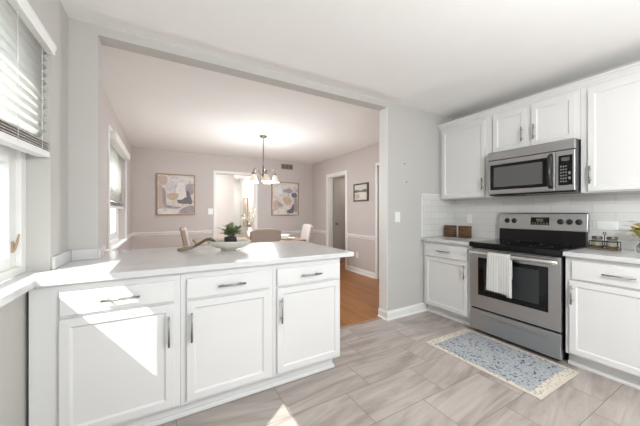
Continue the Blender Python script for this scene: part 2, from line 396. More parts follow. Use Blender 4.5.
WL = {}
def link(o, parent=None):
    COL.objects.link(o)
    if parent: o.parent = parent
    return o
def obj(name, mb, m, parent=None, bev=0.0, seg=2, sub=0, solid=0.0, label=None, angle=35):
    me = bpy.data.meshes.new(name)
    bm = mb.bm
    bmesh.ops.recalc_face_normals(bm, faces=bm.faces)
    wl = WL.get(parent.name, Vector((0, 0, 0))) if parent else Vector((0, 0, 0))
    if wl.length: bmesh.ops.translate(bm, vec=-wl, verts=bm.verts)
    bm.to_mesh(me); bm.free()
    for mm in (m if isinstance(m, (list, tuple)) else [m]): me.materials.append(mm)
    o = bpy.data.objects.new(name, me)
    link(o, parent)
    WL[o.name] = wl
    if solid:
        s = o.modifiers.new('solid', 'SOLIDIFY'); s.thickness = solid; s.offset = 0
    if bev:
        b = o.modifiers.new('bevel', 'BEVEL'); b.width = bev; b.segments = seg; b.limit_method = 'ANGLE'; b.angle_limit = R(angle)
        b.harden_normals = False
    if sub:
        s = o.modifiers.new('sub', 'SUBSURF'); s.levels = sub; s.render_levels = sub
    if label: o['label'] = label
    return o
def tag(o, label, cat, group=None, kind=None):
    o['label'] = label; o['category'] = cat
    if group: o['group'] = group
    if kind: o['kind'] = kind
    return o
def thing(name, label, cat, loc=(0, 0, 0), group=None, world_parts=True):
    o = bpy.data.objects.new(name, None); COL.objects.link(o)
    o.empty_display_size = 0.1
    o.location = loc
    WL[o.name] = Vector(loc) if world_parts else Vector((0, 0, 0))
    return tag(o, label, cat, group)
def struct(name, mb, m, parent=None, bev=0.0, **k):
    o = obj(name, mb, m, parent, bev, **k)
    if not parent: o['kind'] = 'structure'
    return o
def recenter(o):
    # origin to the middle of the mesh's box
    vs_ = [v.co for v in o.data.vertices]
    c = Vector([(min(v[i] for v in vs_) + max(v[i] for v in vs_)) / 2 for i in range(3)])
    c.z = min(v[2] for v in vs_)
    for v in o.data.vertices: v.co -= c
    o.location = c
    return o
def dup(root, loc, rz, label=None, group=None):
    r = root.copy(); COL.objects.link(r); r.location = loc; r.rotation_euler = (0, 0, rz)
    if label: r['label'] = label
    if group: r['group'] = group
    for ch in list(root.children):
        c = ch.copy(); COL.objects.link(c); c.parent = r
        for g in list(ch.children):
            d = g.copy(); COL.objects.link(d); d.parent = c
    return r

# ------------------------------------------------------------------ room shell
XL, XR, YB, YP0, YP1, YD, ZC = -0.535, 3.40, -2.5, 2.376, 2.501, 6.45, 2.489
OL, OR_, OT = -0.384, 2.211, 2.424

def wall_x(mb, xa, xb, y0, y1, z0, z1, holes):
    ys = y0
    for (a, b, c, d) in sorted(holes):
        if a > ys: mb.box(xa, xb, ys, a, z0, z1)
        if c > z0: mb.box(xa, xb, a, b, z0, c)
        if d < z1: mb.box(xa, xb, a, b, d, z1)
        ys = b
    if ys < y1: mb.box(xa, xb, ys, y1, z0, z1)
    return mb
W1 = (1.15, 2.05, 0.88, 2.15); W2_ = (-0.75, 0.75, 0.95, 1.83); W3 = (3.87, 5.42, 0.80, 2.14)
WT = 0.20
mb = wall_x(MB(), XL - WT, XL, YB, YP1 - 0.06, 0.88, ZC, [W1, W2_])
mb.box(XL - WT, XL, YB, 1.15, 0, 0.88); mb.box(XL - WT, -0.566, 1.15, YP1 - 0.06, 0, 0.88)
struct('wall_left', mb, M['wall'])
struct('wall_left_dining', wall_x(MB(), XL - WT, XL, YP1 - 0.06, YD + 0.12, 0, ZC, [W3]), M['wall_warm_lit'])
mb = MB(); mb.box(XR, XR + 0.12, YB, YP1 - 0.06, 0, ZC)
struct('wall_right', mb, M['wall'])
D1 = (4.93, 5.66, 0, 2.05); D2 = (2.75, 3.90, 0, 2.08)
struct('wall_right_dining', wall_x(MB(), XR, XR + 0.12, YP1 - 0.06, YD + 0.12, 0, ZC, [D1, D2]), M['wall_warm_lit'])
# partition between kitchen and dining room: two skins so the dining side takes the warm-lit tint of the same paint
def partition(y0, y1):
    mb = MB()
    mb.box(XL, OL, y0, y1, 0.9155, OT); mb.box(OR_, XR, y0, y1, 0, OT); mb.box(XL, XR, y0, y1, OT, ZC)
    return mb
struct('wall_middle', partition(YP0, YP1 - 0.02), M['wall'])
struct('wall_middle_dining', partition(YP1 - 0.02, YP1), M['wall_warm_lit'])
OB = (0.99, 1.87, 0, 2.09)
mb = MB(); mb.box(XL, OB[0], YD, YD + 0.12, 0, ZC); mb.box(OB[1], XR, YD, YD + 0.12, 0, ZC); mb.box(OB[0], OB[1], YD, YD + 0.12, OB[3], ZC)
struct('wall_back', mb, M['wall_warm_lit'])
mb = MB(); mb.box(XL - WT, XR + 0.12, YB, YD + 0.12, ZC, ZC + 0.08); mb.box(-2.0, XR + 2.0, YD + 0.12, 11.0, ZC, ZC + 0.08); mb.box(XR + 0.12, XR + 2.0, 2.2, 6.57, 2.3, 2.38)
struct('ceiling', mb, M['ceiling'])
# kitchen floor: individual stone-look tiles laid in thirds on grout
mb = MB()
YF = 2.452
mb.mi = 1; mb.box(XL - 0.1, XR + 0.1, YB, YF, -0.03, -0.002)
mb.mi = 0
uvl = mb.bm.loops.layers.uv.new('UVMap')
PX, PY, g = 0.605, 0.3005, 0.0045
row = -11
while True:
    y0 = 0.649 + row * PY; y1 = y0 + PY
    if y0 > YF: break
    off = 0.065 + 0.2017 * (row) 
    x = XL + ((off - XL) % PX) - PX
    while x < XR:
        xa, xb = max(x, XL) + g / 2, min(x + PX, XR) - g / 2
        ya, yb = max(y0, YB) + g / 2, min(y1, YF) - g / 2
        if xb > xa and yb > ya:
            vs_ = [mb.bm.verts.new(p) for p in ((xa, ya, 0), (xb, ya, 0), (xb, yb, 0), (xa, yb, 0))]
            f = mb.bm.faces.new(vs_); f.material_index = 0
            an = R(rnd.uniform(-16, 16)) + (math.pi if rnd.random() < .5 else 0); ox, oy = rnd.uniform(0, 50), rnd.uniform(0, 50)
            for l in f.loops:
                q = l.vert.co
                l[uvl].uv = ((q.x - x) * math.cos(an) - (q.y - y0) * math.sin(an) + ox, (q.x - x) * math.sin(an) + (q.y - y0) * math.cos(an) + oy)
        x += PX
    row += 1
struct('floor', mb, [M['floor_tile'], M['grout']])
mb = MB(); mb.box(XL - 0.1, XR + 0.12, YF, 11.0, -0.03, 0.002); mb.box(XR + 0.12, XR + 2.0, 2.2, 6.5, -0.03, 0.002); mb.box(-2, XL - 0.1, YD + 0.12, 11, -0.03, 0.002); mb.box(XR + 0.12, XR + 2, 6.5, 11, -0.03, 0.002)
struct('floor_dining', mb, M['oak'])
mb = MB(); mb.box(OL, OR_, YF - 0.02, YF + 0.02, 0.0, 0.006)
struct('trim_threshold', mb, M['table_wood'], bev=0.003)
mb = MB(); mb.box(-30, XL - WT, -25, 30, -0.35, -0.30)
struct('ground', mb, M['lawn'])
# far room behind the dining room and the hall to the right
mb = MB(); mb.box(-2.0, 1.80, 8.40, 8.52, 0, ZC); mb.box(1.68, 1.80, 8.52, 11, 0, ZC); mb.box(1.80, 2.65, 10.9, 11.0, 0, ZC)
mb.box(2.55, 2.65, 6.57, 10.9, 0, ZC)
struct('wall_far_room', mb, M['trim'])
mb = MB(); mb.box(XR + 0.12, XR + 2.0, 6.05, 6.15, 0, 2.3); mb.box(XR + 1.9, XR + 2.0, 2.2, 6.05, 0, 2.3); mb.box(XR + 0.12, XR + 2.0, 2.1, 2.2, 0, 2.3)
struct('wall_hall', mb, M['hall'])

# baseboards, casings, chair rail
def base_profile(mb, axis, wallc, sgn, a0, a1, h=0.10, t=0.015):
    poly = [(wallc, 0), (wallc + sgn * (t + 0.012), 0), (wallc + sgn * (t + 0.010), 0.012), (wallc + sgn * t, 0.02), (wallc + sgn * t, h - 0.02), (wallc + sgn * t * 0.5, h), (wallc, h)]
    mb.prism(poly, axis, a0, a1); return mb
mb = MB(); base_profile(mb, 'x', YP0, -1, OR_ - 0.012, 2.85); base_profile(mb, 'y', OR_, -1, YP0 - 0.012, YP1 + 0.012)
struct('baseboard_middle', mb, M['trim'])
mb = MB(); base_profile(mb, 'y', XR, -1, D1[1] + 0.08, YD); base_profile(mb, 'y', XR, -1, D2[1] + 0.06, D1[0] - 0.08)
struct('baseboard_right', mb, M['trim'])
mb = MB(); base_profile(mb, 'x', YD, -1, XL, OB[0] - 0.08); base_profile(mb, 'x', YD, -1, OB[1] + 0.08, XR)
struct('baseboard_back', mb, M['trim'])
mb = MB(); base_profile(mb, 'y', XL, 1, YP1, YD)
struct('baseboard_left', mb, M['trim'])
def rail_profile(mb, axis, wallc, sgn, a0, a1, z=0.80):
    poly = [(wallc, z - 0.035), (wallc + sgn * 0.010, z - 0.03), (wallc + sgn * 0.014, z - 0.005), (wallc + sgn * 0.026, z + 0.012), (wallc + sgn * 0.026, z + 0.024), (wallc, z + 0.03)]
    mb.prism(poly, axis, a0, a1); return mb
mb = MB(); rail_profile(mb, 'x', YD, -1, XL, OB[0] - 0.07, 0.80); rail_profile(mb, 'x', YD, -1, OB[1] + 0.07, XR, 0.72)
struct('trim_chair_rail_back', mb, M['trim'])
mb = MB(); rail_profile(mb, 'y', XR, -1, D1[1] + 0.07, YD, 0.74); rail_profile(mb, 'y', XR, -1, D2[1] + 0.06, D1[0] - 0.07, 0.74)
struct('trim_chair_rail_right', mb, M['trim'])
mb = MB(); rail_profile(mb, 'y', XL, 1, W3[1] + 0.08, YD, 0.80); rail_profile(mb, 'y', XL, 1, YP1, W3[0] - 0.08, 0.80)
struct('trim_chair_rail_left', mb, M['trim'])
# white liner on the right jamb of the wide opening
mb = MB(); mb.box(OR_ - 0.006, OR_ + 0.001, YP0 - 0.004, YP1 + 0.004, 0.0, OT)
struct('trim_opening_jamb', mb, M['trim'], bev=0.002)
def casing_y(mb, ywall, sgn, x0, x1, zt, w=0.075, t=0.016):
    a, b = sorted((ywall, ywall + sgn * t))
    mb.box(x0 - w, x0, a, b, 0, zt + w); mb.box(x1, x1 + w, a, b, 0, zt + w); mb.box(x0, x1, a, b, zt, zt + w); return mb
def casing_x(mb, xwall, sgn, y0, y1, zt, w=0.075, t=0.016):
    a, b = sorted((xwall, xwall + sgn * t))
    mb.box(a, b, y0 - w, y0, 0, zt + w); mb.box(a, b, y1, y1 + w, 0, zt + w); mb.box(a, b, y0, y1, zt, zt + w); return mb
mb = casing_y(MB(), YD, -1, OB[0], OB[1], OB[3], 0.05); mb.box(OB[0] - 0.001, OB[0] + 0.012, YD, YD + 0.12, 0, OB[3]); mb.box(OB[1] - 0.012, OB[1] + 0.001, YD, YD + 0.12, 0, OB[3]); mb.box(OB[0], OB[1], YD, YD + 0.12, OB[3] - 0.012, OB[3])
struct('trim_back_opening', mb, M['trim'], bev=0.003)
mb = casing_x(MB(), XR, -1, D1[0], D1[1], D1[3]); mb.box(XR, XR + 0.12, D1[0], D1[0] + 0.015, 0, D1[3]); mb.box(XR, XR + 0.12, D1[1] - 0.015, D1[1], 0, D1[3]); mb.box(XR, XR + 0.12, D1[0], D1[1], D1[3] - 0.015, D1[3])
struct('trim_hall_doorway', mb, M['trim'], bev=0.003)
mb = casing_x(MB(), XR, -1, D2[0], D2[1], D2[3], 0.05)
struct('trim_side_doorway', mb, M['trim'], bev=0.003)
dr = struct('door_2', MB().box(XR + 0.02, XR + 0.06, D2[0], D2[1], 0.01, D2[3]), M['trim'])
# open hall door leaf folded back against the hall's side
lf = struct('door_1', MB().box(XR + 0.13, XR + 0.80, D1[1] - 0.03, D1[1] + 0.01, 0.012, 2.02), M['hall'], bev=0.003)
mb = MB(); mb.tube([(XR + 0.18, D1[1] - 0.03, 0.95), (XR + 0.18, D1[1] - 0.07, 0.95)], 0.012); mb.lathe([(0, 0), (0.022, 0.004), (0.03, 0.018), (0.02, 0.034), (0, 0.038)], (XR + 0.18, D1[1] - 0.065, 0.95), 16, mtx=Euler((R(90), 0, 0)).to_matrix().to_4x4())
obj('door_knob', mb, M['bronze'], lf)

# ------------------------------------------------------------------ windows and blinds
def window(name, y0, y1, z0, z1, xo=-0.70, crank=False, sash=0.075, mid=None, low=0.055, rail=0.075):
    mb = MB(); x0, x1 = xo, xo + 0.07
    mb.box(x0, x1, y0, y0 + 0.06, z0, z1); mb.box(x0, x1, y1 - 0.06, y1, z0, z1); mb.box(x0, x1, y0 + 0.06, y1 - 0.06, z0, z0 + low); mb.box(x0, x1, y0 + 0.06, y1 - 0.06, z1 - 0.06, z1)
    fr = struct(name, mb, M['trim'], bev=0.003)
    mb = MB(); a, b, c, d = y0 + 0.06, y1 - 0.06, z0 + low, z1 - 0.06; xa, xb = xo + 0.012, xo + 0.052
    mb.box(xa, xb, a, a + sash, c, d); mb.box(xa, xb, b - sash, b, c, d); mb.box(xa, xb, a + sash, b - sash, c, c + rail); mb.box(xa, xb, a + sash, b - sash, d - sash, d)
    if mid: mb.box(xa, xb, a + sash, b - sash, mid, mid + 0.20)  # middle rail heightened out of sight behind the blind to block stray sun
    obj('window_sash', mb, M['trim'], fr, bev=0.003)
    mb = MB(); mb.box(xo + 0.028, xo + 0.034, a + sash - 0.005, b - sash + 0.005, c + rail - 0.005, d - sash + 0.005)
    obj('window_pane', mb, M['glass'], fr)
    if crank:
        cy = b - sash / 2 - 0.01
        mb = MB(); mb.box(xb, xb + 0.008, cy - 0.008, cy + 0.008, 1.03, 1.085); mb.tube([(xb + 0.008, cy, 1.04), (xb + 0.018, cy, 1.075), (xb + 0.022, cy + 0.012, 1.12)], [0.006, 0.006, 0.004])
        obj('window_lever', mb, M['lever'], fr, bev=0.002, label='tan window lever')
    return fr
window('window_1', W1[0], W1[1], 0.915, W1[3], crank=True, mid=1.465, low=0.04, rail=0.055)
window('window_2', W2_[0], W2_[1], W2_[2], W2_[3])
wf = window('window_3', W3[0], W3[1], W3[2], W3[3], xo=-0.69, mid=1.40)
mb = MB(); mb.box(XL - 0.10, XL + 0.03, W3[0] - 0.05, W3[1] + 0.05, W3[2] - 0.03, W3[2] + 0.002); casing = mb
mb.box(XL, XL + 0.016, W3[1], W3[1] + 0.06, W3[2], W3[3] + 0.06); mb.box(XL, XL + 0.016, W3[0] - 0.06, W3[0], W3[2], W3[3] + 0.06); mb.box(XL, XL + 0.016, W3[0], W3[1], W3[3], W3[3] + 0.06)
obj('window_sill', mb, M['trim'], wf, bev=0.003)

def blind(label, xc, y0, y1, ztop, zbot, pitch, droop, tilt, valance, nstack, cords):
    t = thing('window_blind', label, 'blind', (xc, (y0 + y1) / 2, ztop))
    dz = lambda y: -droop * (y1 - y) / (y1 - y0)
    def bar(mb, xa, xb, za, zb, yy0=y0, yy1=y1, sk=1.0):
        # a slightly slanting box along Y
        ps = [(xa, za), (xb, za), (xb, zb), (xa, zb)]
        va = [mb.bm.verts.new((p[0], yy0, p[1] + sk * dz(yy0))) for p in ps]; vb = [mb.bm.verts.new((p[0], yy1, p[1] + sk * dz(yy1))) for p in ps]
        fs = [mb.bm.faces.new(va), mb.bm.faces.new(list(reversed(vb)))] + [mb.bm.faces.new((va[i], vb[i], vb[(i + 1) % 4], va[(i + 1) % 4])) for i in range(4)]
    hr = MB(); bar(hr, xc - 0.028, xc + 0.028, ztop - 0.045, ztop, sk=0)
    obj('headrail', hr, M['trim'], t)
    va = MB(); vx0, vx1, vz0, vz1 = valance
    va.prism([(vx0, vz0), (vx1 - 0.004, vz0), (vx1, vz0 + 0.008), (vx1 - 0.003, vz0 + 0.02), (vx1 + 0.004, vz0 + 0.034), (vx1 + 0.004, vz1 - 0.01), (vx1, vz1), (vx0, vz1)], 'y', y0 - 0.004, y1 + 0.004)
    obj('valance', va, M['trim'], t)
    z = ztop - 0.07; zs = zbot + 0.034 + nstack * 0.012
    n = max(1, int((z - zs) / pitch)); hd = 0.025
    for i in range(n):
        zz = z - i * (z - zs) / n
        k = i / n
        mb = MB(); ca, sa = math.cos(tilt) * hd, math.sin(tilt) * hd
        rows = []
        for q in (-1, -0.33, 0.33, 1):
            rows.append([mb.bm.verts.new((xc + q * ca + (0.003 * sa / hd) * (1 - q * q), yy, zz - q * sa + 0.003 * (1 - q * q) + k * dz(yy))) for yy in (y0, y1)])
        for a, b in zip(rows[:-1], rows[1:]):
            f = mb.bm.faces.new((a[0], a[1], b[1], b[0])); f.smooth = True
        obj('slat', mb, M['slat'], t, solid=0.0025)
    for i in range(nstack):
        mb = MB(); zz = zbot + 0.034 + i * 0.012
        bar(mb, xc - 0.025, xc + 0.025, zz + 0.002, zz + 0.006)
        obj('slat', mb, M['slat_edge'], t)
    mb = MB(); bar(mb, xc - 0.026, xc + 0.026, zbot, zbot + 0.03)
    obj('bottom_rail', mb, M['trim'], t)
    for yy in cords:
        mb = MB(); mb.tube([(xc + 0.027, yy, ztop - 0.03), (xc + 0.027, yy, zbot + 0.02 + dz(yy))], 0.0014, 6)
        obj('cord', mb, M['plate'], t)
    return t
blind('white slatted blind half raised over the kitchen window beside the peninsula', -0.562, 1.165, 2.040, 2.142, 1.525, 0.041, 0.03, R(-54), (-0.548, -0.513, 2.085, 2.146), 4, (1.35, 1.66, 1.93))
blind('white slatted blind half raised over the dining room window', -0.575, 3.90, 5.39, 2.13, 1.28, 0.041, 0.0, R(-54), (-0.56, -0.47, 2.06, 2.15), 4, (4.2, 4.65, 5.15))

# ------------------------------------------------------------------ cabinets
def bar_pull(mb, p0, p1, out):
    # bar handle between p0 and p1, standing off in -Y by `out`
    a, b = Vector(p0), Vector(p1); d = (b - a).normalized(); o = Vector((0, -out, 0))
    mb.tube([a + o, b + o], 0.006, 10)
    for q in (a + d * 0.028, b - d * 0.028): mb.tube([q + Vector((0, 0.001, 0)), q + o], 0.0045, 8)
    return mb
def cabinet(label, group, loc, rz, w, d, zb, zt, doors, drawers, name='base_cabinet', toe=True, side=0.0, lip=0.0):
    t = thing(name, label, 'cabinet', loc, group, world_parts=False)
    mb = MB(); mb.box(0, w, 0.0205, d, zb, zt)
    obj('carcass', mb, M['cab'], t, bev=0.0015)
    if toe:
        mb = MB(); mb.box(0.0, w - side, 0.085, d - side * 0.5, 0, zb); mb.prism([(0.085, 0), (0.066, 0), (0.066, 0.012), (0.072, 0.024), (0.085, 0.026)], 'x', 0, w - side + lip)
        obj('toe_kick', mb, M['cab'], t)
    for (x0, x1, z0, z1, hx, h0, h1) in doors:
        dd = obj('door', MB().shaker(x0, x1, z0, z1), M['cab'], t, bev=0.002)
        obj('handle', bar_pull(MB(), (hx, 0, h0), (hx, 0, h1), 0.03), M['nickel'], dd)
    for (x0, x1, z0, z1, hx, hl) in drawers:
        mb = MB(); mb.box(x0, x1, 0, 0.02, z0, z1)
        dd = obj('drawer', mb, M['cab'], t, bev=0.003)
        zc = (z0 + z1) / 2
        obj('handle', bar_pull(MB(), (hx - hl / 2, 0, zc), (hx + hl / 2, 0, zc), 0.03), M['nickel'], dd)
    t.rotation_euler = (0, 0, rz)
    return t
# peninsula (fronts look at the camera side, -Y)
PF = 1.795
G1 = 'white base cabinets under the peninsula worktop'
x0 = -0.550
cabinet('white base cabinet at the window end of the peninsula, crossed by sunlight', G1, (x0, PF, 0), 0, 0.085 - x0 - 0.001, 0.62, 0.10, 0.879,
        [(-0.44 - x0, 0.052 - x0, 0.122, 0.706, 0.025 - x0, 0.475, 0.645)], [(-0.438 - x0, 0.052 - x0, 0.722, 0.838, -0.193 - x0, 0.165)])
x0 = 0.085
cabinet('middle white base cabinet of the peninsula, between the sunlit one and the end one', G1, (x0, PF, 0), 0, 0.647 - x0 - 0.001, 0.62, 0.10, 0.879,
        [(0.117 - x0, 0.620 - x0, 0.122, 0.706, 0.141 - x0, 0.475, 0.645)], [(0.117 - x0, 0.620 - x0, 0.722, 0.838, 0.370 - x0, 0.165)])
x0 = 0.647
cabinet('white base cabinet at the free end of the peninsula beside the wood floor', G1, (x0, PF, 0), 0, 1.197 - x0, 0.62, 0.10, 0.879,
        [(0.674 - x0, 1.183 - x0, 0.122, 0.706, 0.698 - x0, 0.475, 0.645)], [(0.674 - x0, 1.183 - x0, 0.722, 0.838, 0.925 - x0, 0.165)], side=0.03, lip=0.008)
# range wall (fronts look -X)
G2 = 'white base cabinets along the range wall'
RZ = R(-90)
cabinet('narrow white base cabinet left of the range with one drawer', G2, (2.785, 2.370, 0), RZ, 2.370 - 1.750, 0.60, 0.10, 0.879,
        [(0.040, 0.585, 0.118, 0.690, 0.562, 0.515, 0.665)], [(0.040, 0.585, 0.706, 0.850, 0.315, 0.17)])
cabinet('white base cabinet right of the range, spice rack above it', G2, (2.785, 0.962, 0), RZ, 0.620, 0.60, 0.10, 0.879,
        [(0.030, 0.590, 0.118, 0.690, 0.050, 0.51, 0.655)], [(0.045, 0.590, 0.706, 0.845, 0.31, 0.17)])
G3 = 'white wall cabinets above the range wall'
def upper(label, y0, y1, zb, doors):
    return cabinet(label, G3, (3.10, y0, 0), RZ, y0 - y1 - 0.001, 0.285, zb, 2.31, doors, [], 'wall_cabinet', toe=False)
upper('white wall cabinet at the left end, its single door beside the grey wall', 2.366, 1.706, 1.395, [(0.040, 0.585, 1.405, 2.262, 0.566, 1.478, 1.612)])
upper('short white wall cabinet with two small doors above the microwave', 1.705, 0.966, 1.862, [(0.016, 0.330, 1.876, 2.262, 0.300, 1.935, 2.075), (0.376, 0.706, 1.876, 2.262, 0.404, 1.935, 2.075)])
upper('tall white wall cabinet right of the microwave, cut by the frame', 0.965, 0.30, 1.395, [(0.050, 0.615, 1.405, 2.262, 0.070, 1.468, 1.615)])
mb = MB()
mb.prism([(3.121, 2.295), (3.112, 2.295), (3.108, 2.312), (3.088, 2.335), (3.076, 2.338), (3.076, 2.352), (3.121, 2.352)], 'y', 0.30, 2.374)
mb.box(3.10, 3.398, 0.30, 2.372, 2.3105, 2.33)
struct('trim_crown', mb, M['cab'])

# worktops
def slab(name, label, boxes, cat='worktop', bev=0.003):
    mb = MB()
    for b_ in boxes: mb.box(*b_)
    o = obj(name, mb, M['counter'], None, bev=bev)
    return tag(o, label, cat)
mb = MB()
mb.prism([(-0.533, 1.775), (1.305, 1.775), (1.305, 2.82), (-0.533, 2.82)], 'z', 0.8805, 0.915)
mb.prism([(-0.628, 1.152), (-0.515, 1.152), (-0.515, 1.775), (-0.5331, 1.775), (-0.5331, 2.048), (-0.628, 2.048)], 'z', 0.8805, 0.915)
pw = tag(obj('peninsula_worktop', mb, M['counter'], None, bev=0.003), 'white quartz worktop of the peninsula running into the window sill', 'worktop')
mb = MB(); mb.box(-0.534, -0.518, 2.052, 2.374, 0.915, 0.985); mb.box(-0.518, -0.386, 2.360, 2.374, 0.915, 0.985); mb.box(-0.386, -0.370, 2.360, 2.50, 0.915, 0.985)
obj('upstand', mb, M['counter'], pw, bev=0.004)
slab('range_worktop', 'short quartz worktop left of the range holding two wooden blocks', [(2.762, 3.385, 1.749, 2.365, 0.8805, 0.915)])
slab('range_worktop', 'quartz worktop right of the range holding the spice rack', [(2.762, 3.385, 0.33, 0.966, 0.8805, 0.915)])
# backsplash
mb = MB(); mb.box(3.386, 3.398, 0.30, 2.366, 0.915, 1.42)
struct('backsplash_right', mb, M['tile'])
mb = MB(); mb.box(2.782, 3.386, 2.366, 2.3755, 0.9155, 1.45)
struct('backsplash_return', mb, M['tile_side'])
mb = MB(); mb.box(2.772, 2.782, 2.364, 2.3755, 0.9155, 1.46); mb.box(2.782, 3.10, 2.364, 2.3755, 1.45, 1.46)
struct('trim_backsplash_edge', mb, M['trim'], bev=0.002)

# ------------------------------------------------------------------ range (local frame: x to the viewer's right, front looks -Y)
t = thing('range', 'stainless freestanding range with black glass cooktop between the white cabinets', 'range', (2.765, 1.742, 0), world_parts=False)
rw = 0.765
mb = MB(); mb.box(0.004, rw - 0.004, 0.035, 0.60, 0.035, 0.875); mb.box(0.03, rw - 0.03, 0.07, 0.58, 0.0, 0.035)
obj('body', mb, M['black'], t, bev=0.004, label='black side panels')
od = obj('oven_door', MB().box(0, rw, 0, 0.034, 0.258, 0.862), M['steel'], t, bev=0.006)
mb = MB(); mb.box(0.088, rw - 0.085, -0.003, 0.004, 0.395, 0.772)
win = obj('oven_window', mb, M['black_glass'], od, bev=0.003)
mb = MB(); mb.box(0.150, rw - 0.150, -0.0045, -0.002, 0.445, 0.735)
obj('oven_window_inner', mb, M['oven_glass'], od, label='grey inner oven window')
mb = MB()
pts = [(0.004 + (rw - 0.008) * k / 12, -0.042 - 0.014 * math.sin(math.pi * k / 12), 0.822) for k in range(13)]
mb.tube(pts, 0.019, 14)
for xx in (0.020, rw - 0.020): mb.box(xx - 0.014, xx + 0.014, -0.044, 0.004, 0.808, 0.838)
obj('handle', mb, M['steel_pale'], od)
mb = MB(); mb.box(0.03, rw - 0.03, -0.002, 0.004, 0.853, 0.858)
obj('vent_slot', mb, M['black'], od)
dw = obj('drawer', MB().box(0, rw, 0.002, 0.034, 0.035, 0.243), M['steel'], t, bev=0.006)
mb = MB(); mb.prism([(0.002, 0.205), (-0.010, 0.200), (-0.012, 0.190), (0.002, 0.178)], 'x', 0.085, rw - 0.085)
obj('drawer_grip', mb, M['steel'], dw, bev=0.002)
ct = obj('cooktop', MB().box(-0.002, rw + 0.002, -0.012, 0.545, 0.876, 0.924), M['black_glass'], t, bev=0.008, label='black glass cooktop')
for (bx, by, br) in ((0.20, 0.15, 0.105), (0.57, 0.15, 0.085), (0.20, 0.40, 0.075), (0.57, 0.40, 0.105)):
    mb = MB(); mb.lathe([(br, 0.9241), (br, 0.9247), (br - 0.004, 0.9247), (br - 0.004, 0.9241)], (bx, by, 0), 40)
    obj('burner_ring', mb, M['dark_plastic'], ct)
bg = obj('backguard', MB().prism([(0.535, 0.92), (0.60, 0.92), (0.60, 1.215), (0.565, 1.215), (0.552, 1.06), (0.545, 1.05)], 'x', 0.012, rw - 0.012), M['black_glass'], t, bev=0.003, label='black lower backguard')
def on_panel(z, out=0.0):
    # point on the sloping control face
    k = (z - 1.055) / (1.215 - 1.055); y = 0.545 + 0.018 * k
    return y - out
pn = obj('control_panel', MB().prism([(on_panel(1.048, 0.006), 1.048), (0.60, 1.045), (0.60, 1.222), (on_panel(1.215, -0.002), 1.222), (on_panel(1.215, 0.006), 1.212)], 'x', 0.0, rw), M['steel'], t, bev=0.004)
tilt = Euler((R(90) - math.atan2(0.018, 0.16), 0, 0)).to_matrix().to_4x4()
for kx in (0.090, 0.160, 0.565, 0.635, 0.703):
    mb = MB(); c = (kx, on_panel(1.136, 0.004), 1.136)
    mb.lathe([(0.027, 0.0), (0.027, 0.003), (0.021, 0.006), (0.019, 0.022), (0.017, 0.026), (0, 0.027)], c, 20, mtx=tilt)
    mb.box(kx - 0.0035, kx + 0.0035, c[1] - 0.034, c[1] - 0.018, 1.118, 1.154)
    obj('knob', mb, M['black'], pn, bev=0.001)
def panel_box(x0, x1, z0, z1, out, th=0.006):
    y0, y1 = on_panel(z0, out), on_panel(z1, out)
    return MB().prism([(y0, z0), (y0 + th, z0), (y1 + th, z1), (y1, z1)], 'x', x0, x1)
obj('clock_panel', panel_box(0.318, 0.478, 1.098, 1.176, 0.0085), M['black_glass'], pn)
mb = MB()
for i, sx in enumerate((0.372, 0.386, 0.402, 0.416)):
    for (a, b, c, d) in ((0, 0.009, 0.026, 0.028), (0, 0.009, 0.0, 0.002), (0, 0.0015, 0, 0.028), (0.0075, 0.009, 0, 0.028)):
        z = 1.134; yy = on_panel(z + c, 0.0095)
        mb.box(sx + a, sx + b, yy, yy + 0.001, z + c, z + d)
obj('clock_digits', mb, M['digits'], pn)
mb = MB()
for i in range(6):
    xx = 0.328 + i * 0.025
    for zz in (1.104, 1.116):
        yy = on_panel(zz, 0.0095); mb.box(xx, xx + 0.015, yy, yy + 0.001, zz, zz + 0.005)
obj('clock_buttons', mb, M['button'], pn)
t.rotation_euler = (0, 0, RZ)

# towel over the oven handle
mb = MB()
def towel(u, v, w0=0.20, ins=0.0, zend=0.482, shift=0.0):
    # u across (0 left .. 1 right), v along: rear hem -> over the bar -> front hem
    hx, hz, hr = -0.054, 0.822, 0.020
    L1, L2 = 0.20, hz - zend
    arc = math.pi * hr; Lt = L1 + arc + L2; s = v * Lt
    if s < L1: y, z = hx + hr, hz - (L1 - s)
    elif s < L1 + arc:
        a = (s - L1) / hr; y, z = hx + hr * math.cos(a), hz + hr * math.sin(a)
    else:
        q = s - L1 - arc; y, z = hx - hr - 0.006 * math.sin(min(1, q / 0.2) * math.pi / 2) , hz - q
        k = q / L2
        y += -0.005 * math.sin(u * 7.0 + 0.6) * k - 0.0015 * math.sin(u * 21) * k
        z -= 0.012 * (u - 0.3) * k
    xx = 0.222 + shift + u * w0 * (1.0 + (0.10 * max(0, (v - 0.4)) if v > 0.4 else 0)) - 0.010 * max(0, v - 0.4)
    p = Vector((xx, y - ins, z))
    return Matrix.Rotation(RZ, 4, 'Z') @ p + Vector((2.765, 1.742, 0))
mb.grid(lambda u, v: towel(u, v), 24, 48)
mb.grid(lambda u, v: towel(0.84 + u * 0.22, 0.46 + 0.54 * v, ins=-0.006, zend=0.468), 6, 40)
tag(recenter(obj('dish_towel', mb, M['towel'], None, solid=0.005)), 'pale striped dish towel hanging over the oven door handle', 'towel')

